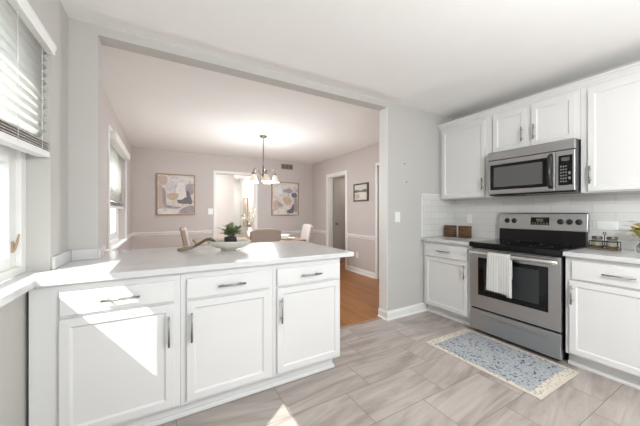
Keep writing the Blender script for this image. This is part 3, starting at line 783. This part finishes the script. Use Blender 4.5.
# ------------------------------------------------------------------ microwave
t = thing('microwave', 'stainless over-the-range microwave with black window under the small cabinets', 'microwave', (3.015, 1.702, 1.405), world_parts=False)
mw, mh = 0.732, 0.455
mb = MB(); mb.box(0.002, mw - 0.002, 0.03, 0.37, 0.0, mh)
obj('body', mb, M['black'], t, bev=0.004, label='black sides and underside')
vg = obj('vent_grille', MB().prism([(0.0, 0.368), (0.03, 0.366), (0.03, mh), (0.012, mh), (0.0, mh - 0.012)], 'x', 0, mw), M['steel'], t, bev=0.003)
dd = obj('door', MB().box(0, 0.590, 0, 0.029, 0.012, 0.362), M['steel'], t, bev=0.005)
obj('window_surround', MB().box(0.030, 0.545, -0.003, 0.004, 0.055, 0.318), M['black_glass'], dd, bev=0.003, label='black door glass')
obj('window_mesh', MB().box(0.068, 0.500, -0.004, 0.0, 0.085, 0.288), M['micro_glass'], dd, label='grey see-through mesh')
mb = MB(); mb.tube([(0.563, -0.004, 0.045), (0.563, -0.034, 0.065), (0.563, -0.040, 0.19), (0.563, -0.034, 0.315), (0.563, -0.004, 0.335)], [0.016, 0.016, 0.015, 0.016, 0.016], 12)
obj('handle', mb, M['black'], dd, label='black curved handle')
cp = obj('control_column', MB().box(0.593, mw, 0, 0.029, 0.012, 0.362), M['steel'], t, bev=0.005)
obj('keypad', MB().box(0.618, mw - 0.016, -0.003, 0.002, 0.058, 0.318), M['black_glass'], cp, bev=0.002, label='black keypad')
mb = MB(); mb.box(0.640, 0.696, -0.0038, -0.0028, 0.268, 0.300)
obj('clock_display', mb, M['micro_glass'], cp)
mb = MB()
for r_ in range(6):
    for c_ in range(3): mb.box(0.632 + c_ * 0.0175, 0.643 + c_ * 0.0175, -0.0038, -0.0028, 0.085 + r_ * 0.026, 0.097 + r_ * 0.026)
for r_ in range(2): mb.box(0.689, 0.703, -0.0038, -0.0028, 0.105 + r_ * 0.045, 0.128 + r_ * 0.045)
obj('keypad_buttons', mb, M['button'], cp)
mb = MB(); mb.box(0.03, 0.25, 0.08, 0.26, -0.006, 0.0)
obj('underside_filter', mb, M['dark_plastic'], t)
t.rotation_euler = (0, 0, RZ)

# ------------------------------------------------------------------ rug
mb = MB()
mb.box(-0.312, 0.312, -0.462, 0.462, 0.0, 0.007)
o = tag(obj('rug', mb, M['rug'], None, bev=0.003), 'blue and cream distressed runner rug on the tile floor before the range', 'rug')
o.location = (2.448, 1.322, 0.0005)

# ------------------------------------------------------------------ things on the peninsula
BX, BY, BZ = 0.47, 2.385, 0.9155
mb = MB()
prof = [(0, 0.004), (0.062, 0.0), (0.066, 0.012), (0.105, 0.020), (0.155, 0.042), (0.180, 0.070), (0.184, 0.077), (0.178, 0.078), (0.145, 0.055), (0.095, 0.032), (0, 0.026)]
Ob = Euler((0, 0, R(-29.9))).to_matrix().to_4x4()
mb.lathe(prof, (BX, BY, BZ), 48, 1.0, 0.62, mtx=Ob)
tag(recenter(obj('tray_bowl', mb, M['bowl'], None)), 'long shallow stone-coloured bowl on the peninsula worktop', 'bowl')
# small plant in a black pot, standing in the bowl
px_, py_ = BX + 0.012, BY - 0.005; pz = BZ + 0.0265
t = thing('potted_plant', 'small green plant in a black pot standing in the shallow bowl', 'plant', (px_, py_, pz))
mb = MB(); mb.lathe([(0, 0), (0.040, 0.0), (0.047, 0.010), (0.050, 0.07), (0.050, 0.082), (0.045, 0.082), (0.044, 0.070), (0, 0.069)], (px_, py_, pz), 28)
pot = obj('pot', mb, M['blackpot'], t)
mb = MB(); mb.lathe([(0.0435, 0.0), (0, 0.006)], (px_, py_, pz + 0.070), 20)
obj('soil', mb, M['soil'], t)
mb = MB(); st = MB()
def leaf(mb, p, d, L, W, up=Vector((0, 0, 1))):
    d = d.normalized(); s = d.cross(up)
    if s.length < 1e-3: s = Vector((1, 0, 0))
    s.normalize(); n = s.cross(d)
    prev = None
    for k, w in enumerate((0.12, 0.8, 1.0, 0.65, 0.04)):
        q = p + d * (L * k / 4) + n * (L * 0.12 * math.sin(k / 4 * math.pi) - L * 0.06 * (k / 4) ** 2)
        a = mb.bm.verts.new(q + s * W * w / 2 + n * W * 0.12 * w); c = mb.bm.verts.new(q - n * 0.0); b = mb.bm.verts.new(q - s * W * w / 2 + n * W * 0.12 * w)
        if prev:
            for (i, j) in ((0, 1), (1, 2)):
                f = mb.bm.faces.new((prev[i], prev[j], (a, c, b)[j], (a, c, b)[i])); f.smooth = True
        prev = (a, c, b)
for i in range(52):
    an = rnd.uniform(0, 2 * math.pi); sp = 0.10 * rnd.random() ** 0.6; hh = rnd.uniform(0.02, 0.12) * (1.15 - sp * 5)
    base = Vector((px_ + 0.012 * math.cos(an), py_ + 0.012 * math.sin(an), pz + 0.07)); tip = Vector((px_ + sp * math.cos(an), py_ + sp * math.sin(an), pz + 0.085 + hh))
    mid_ = (base + tip) / 2 + Vector((0, 0, 0.02))
    st.tube([base, mid_, tip], 0.0012, 5)
    for k in range(8):
        f_ = 0.35 + 0.65 * k / 7; p = base.lerp(mid_, f_ * 2) if f_ < 0.5 else mid_.lerp(tip, f_ * 2 - 1)
        a2 = rnd.uniform(0, 2 * math.pi); d = Vector((math.cos(a2), math.sin(a2), rnd.uniform(-0.1, 0.9)))
        leaf(mb, p, d, rnd.uniform(0.026, 0.042), rnd.uniform(0.013, 0.021))
obj('foliage', mb, M['leaf'], t); obj('stems', st, M['leaf_dark'], t)
# bead garland draped over the bowl's left edge, with a tan tassel
mb = MB()
rt = Vector((math.cos(R(-29.9)), math.sin(R(-29.9)), 0)); fw = Vector((math.sin(R(29.9)), math.cos(R(29.9)), 0))
rim = Vector((BX, BY, BZ + 0.083)) - rt * 0.176
path = [rim + rt * 0.05 + Vector((0, 0, -0.012)), rim + rt * 0.02 + Vector((0, 0, 0.008)), rim - rt * 0.012 + Vector((0, 0, 0.003)), rim - rt * 0.04 + Vector((0, 0, -0.016)) - fw * .01, rim - rt * 0.068 + Vector((0, 0, -0.036)) - fw * .025, rim - rt * 0.095 + Vector((0, 0, -0.052)) - fw * .04]
t = thing('bead_garland', 'dark bead garland with tan tassel draped over the bowl rim', 'garland', tuple(path[-1]))
def sphere(mb, c, r, seg=10):
    n = 6; mb.lathe([(r * math.sin(math.pi * k / n), -r * math.cos(math.pi * k / n)) for k in range(n + 1)], c, seg)
for j in range(5):
    for k in range(3):
        p = path[j].lerp(path[j + 1], k / 3)
        for off in (-0.011, 0.011): sphere(mb, p + fw * off + Vector((0, 0, 0.002 * ((k + j) % 2))), 0.0105)
obj('bead_strand', mb, M['leaf_dark'], t)
mb = MB(); p0 = path[-1]; p1 = p0 - rt * 0.03 - fw * .012 + Vector((0, 0, -0.010)); p2 = p1 - rt * 0.085 - fw * .03; p2.z = BZ + 0.0105; p1.z = max(p1.z, BZ + .018)
mb.tube([p0, p0.lerp(p1, .5), p1, p1.lerp(p2, .5), p2], [0.009, 0.013, 0.012, 0.015, 0.009], 12)
obj('tassel', mb, M['tan_wood'], t, label='tan tassel')

# ------------------------------------------------------------------ things on the range worktops
for (y0, lab) in ((2.322, 'rustic brown wooden block standing at the wall corner, left of the pair'), (2.126, 'rustic brown wooden block nearer the range, right of the pair')):
    t = thing('wooden_block', lab, 'block', (3.16, y0 - 0.08, 0.9155), 'wooden blocks left of the range')
    mb = MB(); mb.box(3.135, 3.185, y0 - 0.146, y0, 0.9155, 1.062)
    bl = obj('block_body', mb, M['brown_wood'], t, bev=0.004)
    mb = MB()
    for k in range(3):
        mb.box(3.1325, 3.1345, y0 - 0.136, y0 - 0.010, 0.932 + k * 0.042, 0.968 + k * 0.042)
    obj('face_slats', mb, M['brown_wood'], t, bev=0.001)
# spice rack: wooden tray, wire frame with a ring handle, three jars
t = thing('spice_rack', 'small wire rack on a wooden tray right of the range', 'rack', (3.19, 0.84, 0.9155))
mb = MB(); mb.box(3.145, 3.235, 0.745, 0.925, 0.9155, 0.929)
obj('tray', mb, M['tray_wood'], t, bev=0.003)
mb = MB()
for xx in (3.150, 3.230):
    for zz in (0.945, 0.985): mb.tube([(xx, 0.750, zz), (xx, 0.920, zz)], 0.003, 8)
for yy in (0.750, 0.835, 0.920):
    for zz in (0.945, 0.985): mb.tube([(3.150, yy, zz), (3.230, yy, zz)], 0.003, 8)
    for xx in (3.150, 3.230): mb.tube([(xx, yy, 0.929), (xx, yy, 0.988)], 0.003, 8)
obj('wire_frame', mb, M['black'], t)
mb = MB(); mb.tube([(3.19, 0.835, 0.945), (3.19, 0.835, 1.045)], 0.003, 8); mb.tube([(3.19 , 0.835 + 0.009 * math.cos(a), 1.052 + 0.010 * math.sin(a)) for a in [2 * math.pi * k / 14 for k in range(15)]], 0.0028, 8)
obj('handle', mb, M['black'], t)
jar0 = None
for i, (yy, lab) in enumerate(((0.880, 'glass spice jar in the rack on the side of the range'), (0.790, 'glass spice jar in the rack on the side away from the range'))):
    if jar0 is None:
        jar0 = thing('spice_jar', lab, 'jar', (3.19, yy, 0.9295), 'jars in the spice rack')
        mb = MB(); mb.lathe([(0, 0), (0.034, 0.0), (0.036, 0.006), (0.036, 0.06), (0.030, 0.07), (0.030, 0.078)], (3.19, yy, 0.9295), 24)
        obj('jar_glass', mb, M['jar_glass'], jar0)
        mb = MB(); mb.lathe([(0, 0.003), (0.032, 0.003), (0.033, 0.056), (0, 0.058)], (3.19, yy, 0.9295), 24)
        obj('jar_contents', mb, M['spice'], jar0)
        mb = MB(); mb.lathe([(0.032, 0.074), (0.034, 0.076), (0.034, 0.094), (0.031, 0.097), (0, 0.097)], (3.19, yy, 0.9295), 24)
        obj('lid', mb, M['bronze'], jar0)
    else: dup(jar0, (3.19, yy, 0.9295), 0, lab)
# yellow-green sprig in a small vase, half out of the frame
vx, vy = 3.17, 0.612
t = thing('leaf_vase', 'yellow-green leafy sprig in a small vase at the right frame edge', 'plant', (vx, vy, 0.9155))
mb = MB(); mb.lathe([(0, 0), (0.03, 0), (0.042, 0.02), (0.042, 0.05), (0.022, 0.085), (0.024, 0.10), (0.020, 0.10), (0.018, 0.085), (0.036, 0.05), (0, 0.01)], (vx, vy, 0.9155), 24)
obj('vase', mb, M['jar_glass'], t)
mb = MB(); st = MB()
for i in range(11):
    an = rnd.uniform(0, 6.28); sp = rnd.uniform(0.03, 0.10); tip = Vector((vx + sp * math.cos(an), vy + sp * math.sin(an), 0.9155 + rnd.uniform(0.13, 0.24))); b0 = Vector((vx, vy, 0.935))
    st.tube([b0, Vector((vx, vy, 1.01)), tip], 0.0014, 5)
    for k in range(6):
        a2 = rnd.uniform(0, 6.28); leaf(mb, Vector((vx, vy, 1.02)).lerp(tip, 0.4 + 0.12 * k), Vector((math.cos(a2), math.sin(a2), rnd.uniform(-.3, .8))), rnd.uniform(0.045, 0.07), 0.028)
leaf(mb, Vector((vx - 0.0, vy + 0.02, 1.012)), Vector((-0.6, 0.9, -0.12)), 0.07, 0.02)
obj('leaves', mb, M['leaf_yellow'], t); obj('stems', st, M['leaf_dark'], t)

# ------------------------------------------------------------------ plates on the walls
def plate(name, label, cat, cx, cy, cz, facing, w, h, details, group=None):
    t = thing(name, label, cat, (cx, cy, cz), group)
    def B(u0, u1, v0, v1, d0, d1):
        mb = MB()
        if facing == '-y': mb.box(cx + u0, cx + u1, cy - d1, cy - d0, cz + v0, cz + v1)
        else: mb.box(cx - d1, cx - d0, cy - u1, cy - u0, cz + v0, cz + v1)
        return mb
    obj('cover_plate', B(-w / 2, w / 2, -h / 2, h / 2, 0, 0.006), M['plate'], t, bev=0.003)
    for (nm, u0, u1, v0, v1, d1, m) in details: obj(nm, B(u0, u1, v0, v1, 0.0055, d1), M[m], t, bev=0.001)
    return t
plate('light_switch', 'white light switch on the grey kitchen wall by the opening', 'switch', 2.368, 2.3755, 1.172, '-y', 0.082, 0.122, [('rocker', -0.016, 0.016, -0.033, 0.033, 0.010, 'trim')])
plate('light_switch', 'white light switch on the dining wall left of the far doorway', 'switch', 0.883, 6.4495, 1.242, '-y', 0.10, 0.13, [('rocker', -0.016, 0.016, -0.033, 0.033, 0.010, 'trim')])
plate('wall_outlet', 'white wall outlet on the tile left of the range', 'outlet', 3.3855, 2.135, 1.145, '-x', 0.072, 0.115, [('socket', -0.016, 0.016, 0.008, 0.04, 0.008, 'trim'), ('socket', -0.016, 0.016, -0.04, -0.008, 0.008, 'trim')])
plate('wall_outlet', 'wide white outlet plate on the tile above the spice rack', 'outlet', 3.3855, 0.868, 1.112, '-x', 0.135, 0.078, [('socket', -0.045, -0.012, -0.016, 0.016, 0.008, 'trim'), ('socket', 0.012, 0.045, -0.016, 0.016, 0.008, 'trim')])
plate('wall_outlet', 'white wall outlet low on the dining wall below the chair rail', 'outlet', 3.3995, 4.52, 0.36, '-x', 0.08, 0.12, [('socket', -0.016, 0.016, 0.008, 0.04, 0.008, 'trim'), ('socket', -0.016, 0.016, -0.04, -0.008, 0.008, 'trim')])
for (x, z, lab) in ((2.476, 1.80, 'upper of two small nails left in the grey kitchen wall'), (2.51, 1.585, 'lower of two small nails left in the grey kitchen wall')):
    mb = MB(); mb.tube([(x, 2.3758, z), (x, 2.364, z + 0.003)], 0.004, 8); mb.tube([(x, 2.364, z + 0.003), (x, 2.362, z + 0.003)], 0.007, 10)
    tag(obj('wall_nail', mb, M['bronze']), lab, 'nail', 'nails in the kitchen wall')
t = thing('air_vent', 'tan metal air vent high on the dining wall', 'vent', (2.67, 6.4495, 2.36))
mb = MB(); mb.box(2.51, 2.83, 6.441, 6.4495, 2.29, 2.43)
vf = obj('vent_frame', mb, M['vent'], t, bev=0.003)
for (a, b) in ((2.525, 2.612), (2.626, 2.713), (2.727, 2.815)):
    mb = MB(); mb.box(a, b, 6.439, 6.442, 2.31, 2.41); obj('vent_opening', mb, M['vent_dark'], t)
    mb = MB()
    for k in range(5): mb.box(a, b, 6.436, 6.439, 2.316 + k * 0.02, 2.322 + k * 0.02)
    obj('louvre', mb, M['vent'], t)

# ------------------------------------------------------------------ pictures
def picture(name, label, cx, cy, cz, facing, w, h, frame_m, fw_, shapes, depth=0.035, group=None):
    t = thing(name, label, 'picture', (cx, cy, cz), group)
    def P(u, v, d): return (cx + u, cy - d, cz + v) if facing == '-y' else (cx - d, cy - u, cz + v)
    def B(mb, u0, u1, v0, v1, d0, d1):
        a, b = P(u0, v0, d0), P(u1, v1, d1); mb.box(min(a[0], b[0]), max(a[0], b[0]), min(a[1], b[1]), max(a[1], b[1]), min(a[2], b[2]), max(a[2], b[2])); return mb
    mb = MB(); B(mb, -w / 2, -w / 2 + fw_, -h / 2, h / 2, 0, depth); B(mb, w / 2 - fw_, w / 2, -h / 2, h / 2, 0, depth); B(mb, -w / 2 + fw_, w / 2 - fw_, -h / 2, -h / 2 + fw_, 0, depth); B(mb, -w / 2 + fw_, w / 2 - fw_, h / 2 - fw_, h / 2, 0, depth)
    obj('picture_frame', mb, frame_m, t, bev=0.002)
    mb = MB(); B(mb, -w / 2 + fw_, w / 2 - fw_, -h / 2 + fw_, h / 2 - fw_, 0.002, depth - 0.012)
    mats = [M['canvas']]; W_, H_ = w - 2 * fw_, h - 2 * fw_
    dd = depth - 0.0118
    for (m_, poly) in shapes:
        if M[m_] not in mats: mats.append(M[m_])
        dd += 0.0003
        n = len(poly); pts = []
        for i in range(n):       # rounded outline: Catmull-Rom through the points
            p0, p1, p2, p3 = [Vector(poly[(i + k - 1) % n]) for k in range(4)]
            for s in (0, 0.25, 0.5, 0.75):
                q = 0.5 * ((2 * p1) + (p2 - p0) * s + (2 * p0 - 5 * p1 + 4 * p2 - p3) * s * s + (3 * p1 - p0 - 3 * p2 + p3) * s ** 3)
                pts.append((min(0.998, max(0.002, q.x)), min(0.998, max(0.002, q.y))))
        try:
            f = mb.bm.faces.new([mb.bm.verts.new(P((u - 0.5) * W_, (v - 0.5) * H_, dd)) for u, v in pts]); f.material_index = mats.index(M[m_])
        except ValueError: pass
    o = obj('canvas', mb, mats, t)
    return t
G4 = 'abstract paintings on the dining wall'
picture('framed_painting', 'abstract painting left of the far doorway in a thin wood frame', 0.225, 6.4495, 1.585, '-y', 0.70, 0.84, M['art_frame'], 0.022, [
    ('p_lilac', [(0.2, 0.95), (0.75, 0.97), (0.97, 0.75), (0.95, 0.45), (0.6, 0.4), (0.3, 0.5), (0.15, 0.7)]),
    ('p_white', [(0.55, 0.80), (0.72, 0.78), (0.75, 0.5), (0.62, 0.36), (0.48, 0.45), (0.5, 0.65)]),
    ('p_pink', [(0.02, 0.95), (0.2, 0.97), (0.26, 0.85), (0.18, 0.74), (0.05, 0.78)]),
    ('p_pink', [(0.02, 0.75), (0.1, 0.72), (0.2, 0.45), (0.22, 0.2), (0.03, 0.15)]),
    ('p_mauve', [(0.12, 0.66), (0.19, 0.62), (0.22, 0.4), (0.2, 0.18), (0.14, 0.3)]),
    ('p_tan', [(0.25, 0.50), (0.4, 0.55), (0.56, 0.52), (0.52, 0.40), (0.36, 0.36), (0.27, 0.42)]),
    ('p_slate', [(0.52, 0.36), (0.66, 0.38), (0.78, 0.44), (0.86, 0.32), (0.8, 0.27), (0.58, 0.28)]),
    ('p_mauve', [(0.78, 0.76), (0.95, 0.78), (0.98, 0.55), (0.84, 0.5), (0.76, 0.62)]),
    ('p_slate', [(0.78, 0.6), (0.86, 0.58), (0.95, 0.3), (0.82, 0.28)]),
    ('p_mauve', [(0.2, 0.24), (0.45, 0.2), (0.65, 0.18), (0.5, 0.14), (0.25, 0.16)]),
    ('p_white', [(0.02, 0.14), (0.3, 0.13), (0.58, 0.12), (0.56, 0.02), (0.02, 0.02)]),
    ('p_mauve', [(0.62, 0.12), (0.8, 0.2), (0.98, 0.22), (0.98, 0.02), (0.6, 0.02)])], group=G4)
picture('framed_painting', 'abstract painting right of the far doorway behind the chandelier', 2.62, 6.4495, 1.56, '-y', 0.72, 0.83, M['art_frame'], 0.022, [
    ('p_lilac', [(0.08, 0.9), (0.5, 0.95), (0.92, 0.9), (0.9, 0.5), (0.5, 0.45), (0.1, 0.55)]),
    ('p_mauve', [(0.35, 0.75), (0.5, 0.8), (0.66, 0.83), (0.78, 0.75), (0.70, 0.68), (0.5, 0.70)]),
    ('p_white', [(0.1, 0.84), (0.36, 0.84), (0.36, 0.64), (0.1, 0.64)]),
    ('p_slate', [(0.74, 0.66), (0.84, 0.7), (0.95, 0.66), (0.95, 0.57), (0.82, 0.54), (0.75, 0.58)]),
    ('p_tan', [(0.4, 0.52), (0.55, 0.56), (0.7, 0.5), (0.74, 0.36), (0.6, 0.30), (0.45, 0.38)]),
    ('p_pink', [(0.04, 0.4), (0.2, 0.45), (0.3, 0.3), (0.2, 0.15), (0.05, 0.2)]),
    ('p_mauve', [(0.2, 0.36), (0.3, 0.38), (0.42, 0.26), (0.34, 0.2), (0.24, 0.26)]),
    ('p_white', [(0.2, 0.22), (0.5, 0.26), (0.7, 0.2), (0.6, 0.12), (0.3, 0.12)]),
    ('p_slate', [(0.56, 0.12), (0.72, 0.2), (0.8, 0.34), (0.86, 0.2), (0.8, 0.05), (0.6, 0.05)]),
    ('p_mauve', [(0.84, 0.5), (0.97, 0.52), (0.97, 0.1), (0.86, 0.12)])], group=G4)
picture('framed_landscape', 'small dark-framed landscape on the right dining wall by the hall doorway', 3.3995, 4.385, 1.62, '-x', 0.46, 0.355, M['dark_frame'], 0.028, [
    ('p_sky', [(0.01, 0.99), (0.99, 0.99), (0.99, 0.6), (0.01, 0.6)]),
    ('p_green', [(0.01, 0.66), (0.25, 0.68), (0.5, 0.62), (0.8, 0.7), (0.99, 0.66), (0.99, 0.5), (0.5, 0.52), (0.01, 0.5)]),
    ('p_tan', [(0.05, 0.4), (0.25, 0.42), (0.4, 0.3), (0.3, 0.1), (0.08, 0.1)]),
    ('p_white', [(0.5, 0.36), (0.6, 0.4), (0.66, 0.22), (0.6, 0.1), (0.5, 0.12)])], depth=0.03)
picture('framed_print', 'pale gold-framed print in the bright far room', 2.5495, 9.95, 1.22, '-x', 0.60, 1.02, M['gold'], 0.03, [
    ('p_tan', [(0.2, 0.8), (0.8, 0.8), (0.8, 0.5), (0.2, 0.5)])])

# ------------------------------------------------------------------ chandelier
CX, CY = 1.43, 4.47
t = thing('chandelier', 'five-arm pewter chandelier with lit glass shades over the dining table', 'chandelier', (CX, CY, ZC))
mb = MB(); mb.lathe([(0.065, ZC), (0.062, ZC - 0.012), (0.04, ZC - 0.03), (0.012, ZC - 0.036), (0, ZC - 0.036)], (CX, CY, 0), 24)
obj('canopy', mb, M['bronze'], t)
mb = MB(); mb.tube([(CX, CY, ZC - 0.03), (CX, CY, 1.98)], 0.007, 8)
obj('stem', mb, M['bronze'], t)
mb = MB(); mb.lathe([(0, 2.00), (0.012, 1.995), (0.014, 1.93), (0.02, 1.91), (0.012, 1.88), (0.032, 1.84), (0.036, 1.81), (0.02, 1.775), (0.012, 1.76), (0.016, 1.745), (0, 1.725)], (CX, CY, 0), 20)
obj('hub', mb, M['bronze'], t)
for k in range(5):
    a = R(-29.9 + 8 + 72 * k); dx, dy = math.cos(a), math.sin(a)
    def q(r, z): return (CX + dx * r, CY + dy * r, z)
    mb = MB()
    mb.tube([q(0.02, 1.80), q(0.045, 1.83), q(0.07, 1.885), q(0.105, 1.93), q(0.15, 1.94), q(0.18, 1.915), q(0.192, 1.875), q(0.193, 1.85)], 0.006, 8)
    mb.lathe([(0.010, 1.865), (0.022, 1.858), (0.026, 1.835), (0.024, 1.825), (0, 1.825)], q(0.193, 0), 16)
    ar = obj('arm', mb, M['bronze'], t)
    mb = MB(); mb.lathe([(0.026, 1.838), (0.034, 1.82), (0.042, 1.79), (0.052, 1.755), (0.072, 1.725), (0.070, 1.722), (0.049, 1.754), (0.039, 1.79), (0.031, 1.818), (0.024, 1.835)], q(0.193, 0), 24)
    obj('shade', mb, M['frost'], t, label='lit frosted glass shade')
    mb = MB(); sphere(mb, q(0.193, 1.785), 0.022)
    obj('bulb', mb, M['bulb'], t)
ld = bpy.data.lights.new('chandelier_light', 'POINT'); ld.energy = 52; ld.color = (0.94, 0.975, 1.0); ld.shadow_soft_size = 0.2
lo = bpy.data.objects.new('chandelier_light', ld); COL.objects.link(lo); lo.location = (CX, CY, 1.58)

# unseen pendant added behind the camera to go with the kitchen fill light
KX, KY = 1.35, -0.45
t = thing('added_pendant', 'added unseen pendant with a round glass shade, standing for the kitchen fill light', 'lamp', (KX, KY, ZC))
mb = MB(); mb.lathe([(0, ZC), (0.07, ZC), (0.065, ZC - 0.02), (0.012, ZC - 0.03), (0, ZC - 0.03)], (KX, KY, 0), 28); mb.tube([(KX, KY, ZC - 0.02), (KX, KY, 2.08)], 0.006, 8); obj('rod', mb, M['bronze'], t)
mb = MB(); mb.lathe([(0.02, 2.08), (0.10, 2.06), (0.15, 2.0), (0.148, 2.0), (0.098, 2.057), (0.02, 2.076)], (KX, KY, 0), 32); obj('lamp_shade', mb, M['jar_glass'], t)
mb = MB(); sphere(mb, (KX, KY, 2.04), 0.03); obj('bulb', mb, M['bulb'], t)

# ------------------------------------------------------------------ dining furniture
t = thing('dining_table', 'wooden dining table behind the peninsula under the chandelier', 'table', (1.28, 4.78, 0))
obj('table_top', MB().box(0.43, 2.13, 4.28, 5.28, 0.725, 0.762), M['table_wood'], t, bev=0.006)
mb = MB(); mb.box(0.53, 2.03, 4.38, 4.41, 0.64, 0.725); mb.box(0.53, 2.03, 5.15, 5.18, 0.64, 0.725); mb.box(0.53, 0.56, 4.41, 5.15, 0.64, 0.725); mb.box(2.0, 2.03, 4.41, 5.15, 0.64, 0.725)
obj('apron', mb, M['table_wood'], t)
for (lx, ly) in ((0.54, 4.40), (2.02, 4.40), (0.54, 5.16), (2.02, 5.16)):
    mb = MB(); mb.tube([(lx, ly, 0.0025), (lx, ly, 0.725)], [0.028, 0.042], 14); obj('leg', mb, M['table_wood'], t)
# chairs: local frame, sitter looks +Y, backrest at -Y
def chair(label, fab):
    t = thing('dining_chair', label, 'chair', (0, 0, 0), 'upholstered chairs round the dining table', world_parts=False)
    obj('seat', MB().box(-0.22, 0.22, -0.20, 0.24, 0.38, 0.48), fab, t, bev=0.03, seg=3)
    mb = MB()
    def bk(u, v, s):
        z = 0.36 + 0.64 * v; x = (u - 0.5) * (0.42 + 0.03 * v)
        y = -0.215 - 0.10 * v ** 1.3 + 0.02 * math.cos((u - 0.5) * 3) + (0.035 if s else -0.035)
        return (x, y, z - 0.03 * abs(u - 0.5) ** 3 * 8 * v)
    n, m_ = 8, 10
    A = [[mb.bm.verts.new(bk(i / n, j / m_, 1)) for j in range(m_ + 1)] for i in range(n + 1)]
    B_ = [[mb.bm.verts.new(bk(i / n, j / m_, 0)) for j in range(m_ + 1)] for i in range(n + 1)]
    for i in range(n):
        for j in range(m_):
            mb.bm.faces.new((A[i][j], A[i + 1][j], A[i + 1][j + 1], A[i][j + 1])); mb.bm.faces.new((B_[i][j], B_[i][j + 1], B_[i + 1][j + 1], B_[i + 1][j]))
    for i in range(n):
        mb.bm.faces.new((A[i][0], B_[i][0], B_[i + 1][0], A[i + 1][0])); mb.bm.faces.new((A[i][m_], A[i + 1][m_], B_[i + 1][m_], B_[i][m_]))
    for j in range(m_):
        mb.bm.faces.new((A[0][j], A[0][j + 1], B_[0][j + 1], B_[0][j])); mb.bm.faces.new((A[n][j], B_[n][j], B_[n][j + 1], A[n][j + 1]))
    obj('backrest', mb, fab, t, bev=0.018, seg=3)
    for (lx, ly) in ((-0.19, -0.18), (0.19, -0.18), (-0.19, 0.20), (0.19, 0.20)):
        mb = MB(); mb.tube([(lx * 1.04, ly * 1.06, 0.0025), (lx, ly, 0.385)], [0.014, 0.021], 10); obj('leg', mb, M['leg_wood'], t)
    return t
ch = chair('taupe upholstered dining chair with its back to the peninsula, before the table', M['fabric'])
ch.location = (1.22, 4.06, 0); ch.rotation_euler = (0, 0, R(4))
dup(ch, (0.56, 4.80, 0), R(-90), 'upholstered dining chair at the window end of the table, seen edge-on')
ch2 = chair('upholstered dining chair at the hall end of the table, window light in its fabric colour', M['fabric_window_lit'])
ch2.location = (2.10, 4.80, 0); ch2.rotation_euler = (0, 0, R(84))
# place settings and centrepiece
def plate_mesh(c, r=0.135):
    return MB().lathe([(0, 0.002), (r * 0.55, 0), (r * 0.62, 0.004), (r, 0.018), (r, 0.021), (r * 0.6, 0.008), (0, 0.007)], c, 32)
tag(recenter(obj('dinner_plate', plate_mesh((1.86, 4.48, 0.7625), 0.14), M['plate'])), 'white plate on the dining table under the bowl', 'plate')
mb = MB(); mb.lathe([(0, 0.0), (0.05, 0.0), (0.06, 0.008), (0.095, 0.05), (0.105, 0.066), (0.10, 0.067), (0.088, 0.05), (0.05, 0.012), (0, 0.010)], (1.80, 4.48, 0.771), 32)
tag(recenter(obj('serving_bowl', mb, M['plate'])), 'white bowl set on a plate on the dining table', 'bowl')
t = thing('flower_vase', 'vase of pale blossom branches in the middle of the dining table', 'vase', (1.34, 4.98, 0.7625))
mb = MB(); mb.lathe([(0, 0), (0.045, 0), (0.06, 0.05), (0.055, 0.12), (0.028, 0.17), (0.034, 0.19), (0.028, 0.19), (0.022, 0.17), (0.045, 0.12), (0, 0.02)], (1.34, 4.98, 0.7625), 24)
obj('vase', mb, M['bowl'], t)
bl = MB(); st = MB(); lv = MB()
for i in range(9):
    an = rnd.uniform(0, 6.28); sp = rnd.uniform(0.05, 0.17); tip = Vector((1.34 + sp * math.cos(an), 4.98 + sp * math.sin(an), 0.7625 + rnd.uniform(0.34, 0.56)))
    b0 = Vector((1.34, 4.98, 0.80)); m0 = Vector((1.34 + 0.2 * sp * math.cos(an), 4.98 + 0.2 * sp * math.sin(an), 1.0))
    st.tube([b0, m0, tip], 0.0025, 5)
    for k in range(7):
        p = m0.lerp(tip, 0.15 + 0.85 * k / 6) + Vector((rnd.uniform(-.02, .02), rnd.uniform(-.02, .02), rnd.uniform(-.01, .01)))
        if rnd.random() < 0.5: sphere(bl, p, rnd.uniform(0.008, 0.014), 6)
        leaf(lv, p, Vector((rnd.uniform(-1, 1), rnd.uniform(-1, 1), rnd.uniform(0, 1))), 0.04, 0.018)
obj('blossoms', bl, M['blossom'], t); obj('branches', st, M['stem'], t); obj('leaves', lv, M['leaf'], t)
